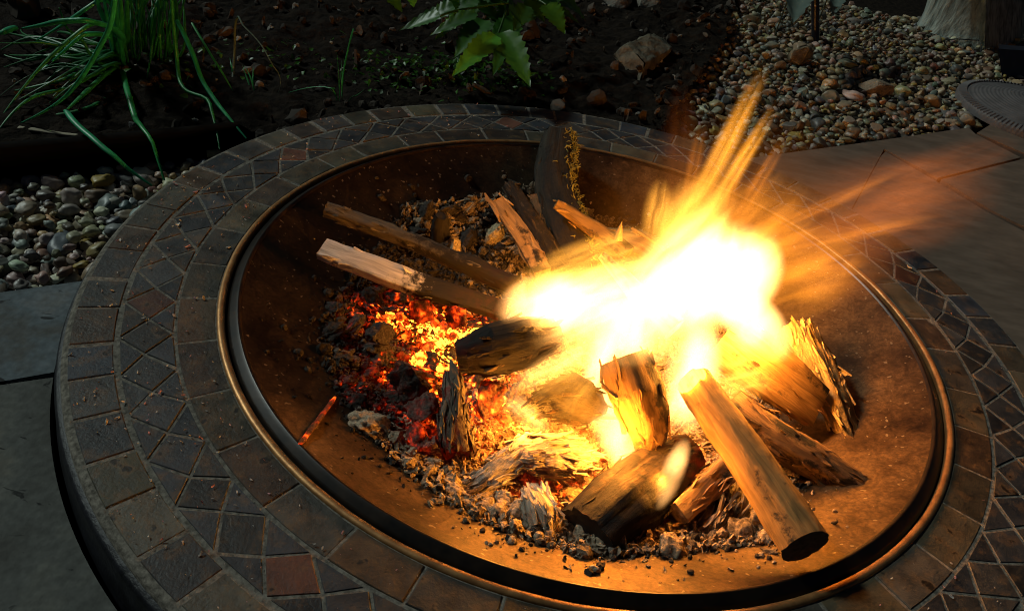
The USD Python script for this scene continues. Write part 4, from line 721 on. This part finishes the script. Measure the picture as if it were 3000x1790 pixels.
# ------------------------------------------------------------------ stones and litter
for q, (px, py, h, s_, ax, lab, tnt, sd_) in enumerate([
    (1890, 178, -.02, .088, (1.15, .8, .95), 'large angular boulder standing on the soil behind the ring', (.13, .115, .08), 5), (1800, 245, -.045, .036, (1.5, .7, .6), 'yellowish flat stone leaning at the foot of the boulder', (.30, .25, .13), 8),
    (1800, -8, -.02, .085, (1.3, .8, .8), 'wide rock cut off by the top edge above the boulder', (.17, .155, .13), 11), (1898, 22, -.03, .052, (.8, .7, 1.1), 'pointed grey rock next to the wide rock at the top', (.24, .22, .18), 14),
    (2560, 262, -.045, .036, (1.7, .7, .6), 'long flat tan stone lying among the right pebbles', (.26, .20, .14), 17), (2335, 172, -.045, .046, (1.0, .8, .8), 'rounded brown stone at the foot of the black post', (.20, .15, .09), 20),
    (1968, 245, -.045, .022, (1, .8, .9), 'squarish stone at the left edge of the right pebbles', (.24, .19, .15), 23), (1785, 338, -.045, .020, (1.4, .8, .6), 'yellow stone touching the far edge of the tiled ring', (.34, .25, .07), 26), (395, 378, -.035, .014, (.8, .8, 1.2), 'small grey upright stone on the soil above the edging', (.25, .24, .23), 29)]):
    c = at(px, py, h)
    if s_ > .087:
        hl = trimesh.convex.convex_hull(line_at([(1785, 178, -.045), (1870, 262, -.05), (1888, 188, -.005), (1968, 143, .0), (1962, 150, -.02), (1905, 98, .02), (1835, 128, .015), (1800, 158, -.01), (1860, 130, -.055), (1950, 120, -.055), (1800, 165, -.06)])); hl = hl.subdivide_to_size(.008); v = np.array(hl.vertices); nn_ = np.array(hl.vertex_normals); v = v + nn_ * (fbm(v * 45, 4) - .5)[:, None] * .016; t_ = thing('boulder', lab, 'rock', c); put('stone_body', (v, np.array(hl.faces)), M_rock, t_, smooth=True, attrs={'tint': np.broadcast_to(tnt, v.shape)}); continue
    t_ = thing('boulder' if s_ > .08 else 'stone', lab, 'rock', c); v, f = rock(np.zeros(3), s_ * 1.12, 4, sd_, 16, ax, .03, trimesh.transformations.euler_matrix(.2 * math.sin(sd_), .25 * math.cos(sd_), sd_ * 1.3)[:3, :3])
    v = v + (fbm(v * 60 + sd_, 3) - .5)[:, None] * .10 * v; put('stone_body', (v + c, f), M_rock, t_, smooth=28, attrs=None) if False else put('stone_body', (v + c, f), M_rock, t_, smooth=True, attrs={'tint': np.broadcast_to(tnt, v.shape)})
sl = spline(line_at([(55, 374, -.03), (150, 388, -.028), (240, 398, -.028), (338, 405, -.03)]), 16); v, f = tube(sl, np.interp(np.linspace(0, 1, 16), [0, .1, .7, 1], [.0045, .005, .0035, .001]), 8, .4)
tag(put('dry_stem', (v, f), M_tint, attrs={'tint': np.array((.42, .37, .27)) * (.6 + .8 * noise(v * (60, 400, 400)))[:, None]}), 'pale dry flattened stem lying on the soil beside the black edging', 'dry stem')
lit = []
bedv = Polygon([(-1.6, .3), (1.2, .3), (1.2, 3.0), (-1.6, 3.0)]).intersection(bed_poly)
for _ in range(2600):
    x, y = rng.uniform(-1.5, 1.0), rng.uniform(.3, 2.6)
    if not contains_xy(bedv, x, y): continue
    z = float(height_bed(np.array([x]), np.array([y]))[0]); u = rng.random()
    if u < .55: v, f = FL[rng.integers(8)]; s_ = rng.gamma(2, .0028) + .003; c = np.array((.05, .036, .025)) * rng.uniform(.3, 2.6)
    elif u < .93: v, f = LU[rng.integers(8)]; s_ = rng.gamma(2, .0028) + .0025; c = np.array((.028, .022, .017)) * rng.uniform(.4, 3)
    else: v, f = LU[rng.integers(8)]; s_ = rng.uniform(.003, .008); c = np.array((.4, .37, .32)) * rng.uniform(.4, 1.1)
    lit.append(((v * s_) @ rot().T + (x, y, z + s_ * .35), f, {'tint': np.broadcast_to(c, v.shape)}))
vf, at_ = join(lit); tag(put('leaf_litter', vf, M_tint, attrs=at_, smooth=False), 'bits of bark, dry leaf and grit strewn over the dark soil bed', 'litter', kind='stuff')
wd = []
for cx, cy, n_w, sp in ((1190, 235, 120, .06), (1400, 250, 170, .07), (1330, 225, 60, .05), (1060, 250, 50, .06), (1500, 300, 40, .05), (790, 200, 40, .05), (560, 240, 30, .05)):
    c = at(cx, cy, -.045)
    for _ in range(n_w):
        o = c + np.r_[rng.normal(size=2) * sp, 0]; 
        if not contains_xy(bedv, o[0], o[1]): continue
        o[2] = float(height_bed(o[:1], o[1:2])[0]) + rng.uniform(.002, .022); d = rng.normal(size=3) * (1, 1, .5); d /= np.linalg.norm(d)
        v, f = serrated(o, o + d * rng.uniform(.007, .016), rng.uniform(.003, .0055), (rng.normal() * .5, rng.normal() * .5, 1), 6); wd.append((v, f, {'tint': np.broadcast_to(rng.uniform(.35, 1.1), v.shape)}))
vf, at_ = join(wd); tag(put('weeds', vf, M_leaf, attrs=at_), 'low tiny leaved weeds growing on the soil just behind the ring', 'weeds', kind='stuff')
pt = []
for _ in range(620):
    a_ = rng.uniform(D(95), D(320)) if rng.random() < .8 else rng.uniform(0, 2 * np.pi); r_ = rng.uniform(R0 + .012, R3 - .01)
    if rng.random() < .35: a_ = D(rng.choice([176, 186, 200, 172, 213, 219, 232]) + rng.normal() * 2.2)
    o = np.array([r_ * math.cos(a_), r_ * math.sin(a_), T + .0022]); v, f = FL[rng.integers(8)]; s_ = rng.gamma(1.6, .00042) + .0005
    c = np.array([(.60, .30, .30), (.66, .63, .58), (.5, .45, .4)][rng.integers(3)]) * rng.uniform(.5, 1.1); pt.append(((v * s_) @ trimesh.transformations.euler_matrix(*(rng.normal(size=2) * .4), rng.uniform(0, 6.3))[:3, :3].T + o, f, {'tint': np.broadcast_to(c, v.shape)}))
vf, at_ = join(pt); tag(put('fallen_petals', vf, M_tint, attrs=at_, smooth=False), 'tiny pink and white petal crumbs scattered over the slate tiles', 'petals', kind='stuff')

# ------------------------------------------------------------------ the fire: glowing gas as even volumes, and the light it gives
fire = thing('fire', 'tall white and orange flames blown to the right over the burning wood', 'fire', at(1950, 1000, -.02))
def gas(name, col, strength, power=1.5, lo=.40, hi=.62, base=.25, scale=20.0, along=0):
    """even-coloured glowing gas, thinning out towards the edge of the tongue it fills, broken up by turbulence"""
    nodes = {'tc': ('texture_coordinate', {}), 'd': ('vector_math', {'math_type': 'dot_product'}), 'i': ('math', {'math_type': 'subtract', 'value1': 1.0, 'use_clamp': True}), 'pw': ('math', {'math_type': 'power', 'value2': power}),
        'g': ('geometry', {}), 'mp': ('mapping', {'rotation': (0, -.75, 0), 'scale': (1.15, 1.15, .32)}), 'n': ('noise_texture', {'scale': scale, 'detail': 4.0, 'roughness': .6, 'distortion': .8}),
        'r': ('map_range', {'range_type': 'smoothstep', 'from_min': lo, 'from_max': hi, 'to_min': base * strength, 'to_max': strength, 'clamp': True}), 'm': ('math', {'math_type': 'multiply'}),
        'v': ('principled_volume', {'density': 0.0, 'color': (0, 0, 0), 'emission_color': col})}
    links = [('tc.object', 'd.vector1'), ('tc.object', 'd.vector2'), ('d.value', 'i.value2'), ('i.value', 'pw.value1'), ('n.fac', 'r.value'), ('pw.value', 'm.value1'), ('r.result', 'm.value2'), ('m.value', 'v.emission_strength')]
    if along:      # licks run along the tongue
        nodes.update({'mp': ('mapping', {'scale': (along, scale, scale)}), 'ps': ('vector_math', {'math_type': 'scale', 'scale': 5.0}), 'av': ('vector_math', {'math_type': 'add'})}); nodes['n'][1]['scale'] = 1.0
        links += [('tc.object', 'mp.vector'), ('g.position', 'ps.vector1'), ('mp.vector', 'av.vector1'), ('ps.vector', 'av.vector2'), ('av.vector', 'n.vector')]
    else:
        links += [('g.position', 'mp.vector'), ('mp.vector', 'n.vector')]
    return N(name, nodes, links, surface=None, volume='v.volume')
GAS = {'core': gas('flame_core', (1.0, .46, .13), 80, 1.4, lo=.36, hi=.6, base=.3), 'pale': gas('flame_pale', (1.0, .46, .10), 32, 1.4, lo=.38, hi=.62, base=.22), 'body': gas('flame_body', (1.0, .40, .045), 24, 1.5, lo=.42, hi=.6, base=.06, scale=2.4, along=.7),
       'orange': gas('flame_orange', (1.0, .30, .02), 6.5, 1.3, lo=.42, hi=.6, base=.04, scale=2.6, along=.6), 'lick': gas('flame_lick', (1.0, .45, .10), 62, 1.5, lo=.40, hi=.58, base=.10, scale=2.0, along=.6), 'veil': gas('flame_veil', (1.0, .26, .015), .7, 1.8, base=.5, scale=9),
       'wisp': gas('flame_wisp', (1.0, .36, .03), 40, 2.1, lo=.36, hi=.58, base=.1, scale=1.7, along=.4), 'faint': gas('flame_faint', (1.0, .27, .02), 12, 1.8, lo=.38, hi=.6, base=.1, scale=1.8, along=.4),
       'ghost': gas('flame_ghost', (1.0, .24, .04), 1.3, 1.6, lo=.40, hi=.64, base=.12, scale=3.0, along=.5)}
def tongue(a, b, w, kind, depth=None):
    """a soft tongue of flame from a to b [(px, py, height)], w metres in radius"""
    A, B = at(*a), at(*b); c = (A + B) / 2; x = (B - A) / 2; hl = np.linalg.norm(x) * 1.12; x = x / np.linalg.norm(x)
    y = np.cross(x, CF); y /= np.linalg.norm(y); z = np.cross(x, y); c = c - loc_of(fire); d = depth or w
    m = usdkit.mesh(stage, numbered(f'/World/{fire.GetName()}/' + ('flame_wisp' if kind in ('wisp', 'faint', 'ghost') else 'flame')), ICO[3], GAS[kind], smooth=True)
    m.AddTransformOp().Set(Gf.Matrix4d(*(x * hl), 0, *(y * w), 0, *(z * d), 0, *c, 1))
for q in [((1465, 918, .05), (1740, 868, .066), .040, 'core'), ((1480, 940, .05), (1830, 820, .08), .036, 'lick'), ((1560, 985, .05), (1960, 800, .09), .046, 'lick'), ((1640, 1010, .06), (2060, 790, .10), .052, 'pale'), ((1680, 1060, .06), (2030, 920, .085), .044, 'pale'),
          ((1890, 960, .065), (2190, 680, .13), .048, 'core'), ((1950, 960, .065), (2260, 690, .13), .046, 'lick'), ((2060, 930, .07), (2250, 720, .12), .050, 'core'), ((2110, 830, .08), (2300, 1045, .03), .034, 'core'), ((1850, 900, .075), (2120, 620, .15), .040, 'lick'),
          ((2060, 930, .065), (2000, 1255, .0), .034, 'core'), ((1760, 1030, .08), (1990, 980, .09), .026, 'pale'), ((1785, 960, .058), (1722, 1165, .01), .018, 'core'), ((1722, 1100, .02), (1860, 1398, -.022), .024, 'core'), ((1998, 1140, .012), (1850, 1394, -.024), .014, 'lick'),
          ((2010, 1290, .016), (1926, 1485, -.010), .0135, 'core'), ((1475, 1160, .0), (1610, 1268, -.02), .016, 'lick'), ((1485, 1150, .0), (1760, 1000, .055), .018, 'lick'), ((1545, 1160, .03), (1720, 1060, .06), .022, 'body'), ((1640, 1230, .02), (1760, 1080, .06), .014, 'body'),
          ((1940, 800, .10), (2110, 530, .18), .050, 'body'), ((2080, 800, .10), (2330, 560, .17), .066, 'orange'), ((2140, 850, .08), (2500, 730, .12), .070, 'orange'), ((1700, 960, .05), (2480, 600, .17), .18, 'veil'),
          ((1470, 880, .055), (1910, 690, .09), .034, 'body'), ((1915, 730, .12), (1940, 530, .165), .022, 'body'), ((1540, 1110, .05), (1800, 1270, .03), .050, 'orange'), ((2070, 1140, .03), (2240, 1090, .01), .034, 'body'),
          ((1990, 700, .13), (2242, 200, .32), .017, 'wisp'), ((1985, 640, .14), (2000, 250, .28), .026, 'ghost'), ((2000, 660, .14), (2060, 360, .24), .012, 'faint'), ((2050, 680, .13), (2270, 310, .25), .014, 'wisp'), ((2150, 660, .13), (2300, 400, .21), .013, 'faint'), ((2120, 660, .13), (2190, 380, .23), .010, 'faint'),
          ((2200, 700, .12), (2640, 500, .18), .012, 'faint'), ((2230, 740, .11), (2760, 630, .135), .014, 'faint'), ((2240, 760, .10), (2640, 770, .10), .070, 'ghost'), ((2300, 690, .14), (2960, 430, .17), .045, 'ghost'), ((2260, 660, .13), (2900, 560, .15), .08, 'ghost')]:
    tongue(*q)
for k, (px, py, h, r, I) in enumerate([(2110, 840, .10, .030, .36), (2215, 960, .055, .022, .38), (1640, 900, .058, .020, .28), (2022, 1110, .045, .018, .20), (1795, 1280, .024, .011, .24), (1950, 1405, .004, .007, .035), (1545, 1225, -.006, .008, .10)]):
    L = UsdLux.SphereLight.Define(stage, f'/World/{fire.GetName()}/firelight_{k + 1:03d}')
    L.CreateRadiusAttr(r); L.CreateNormalizeAttr(True); L.CreateIntensityAttr(1.0 * I); L.CreateColorAttr(Gf.Vec3f(1.0, .345, .035))
    L.AddTranslateOp().Set(Gf.Vec3d(*map(float, at(px, py, h) - loc_of(fire))))
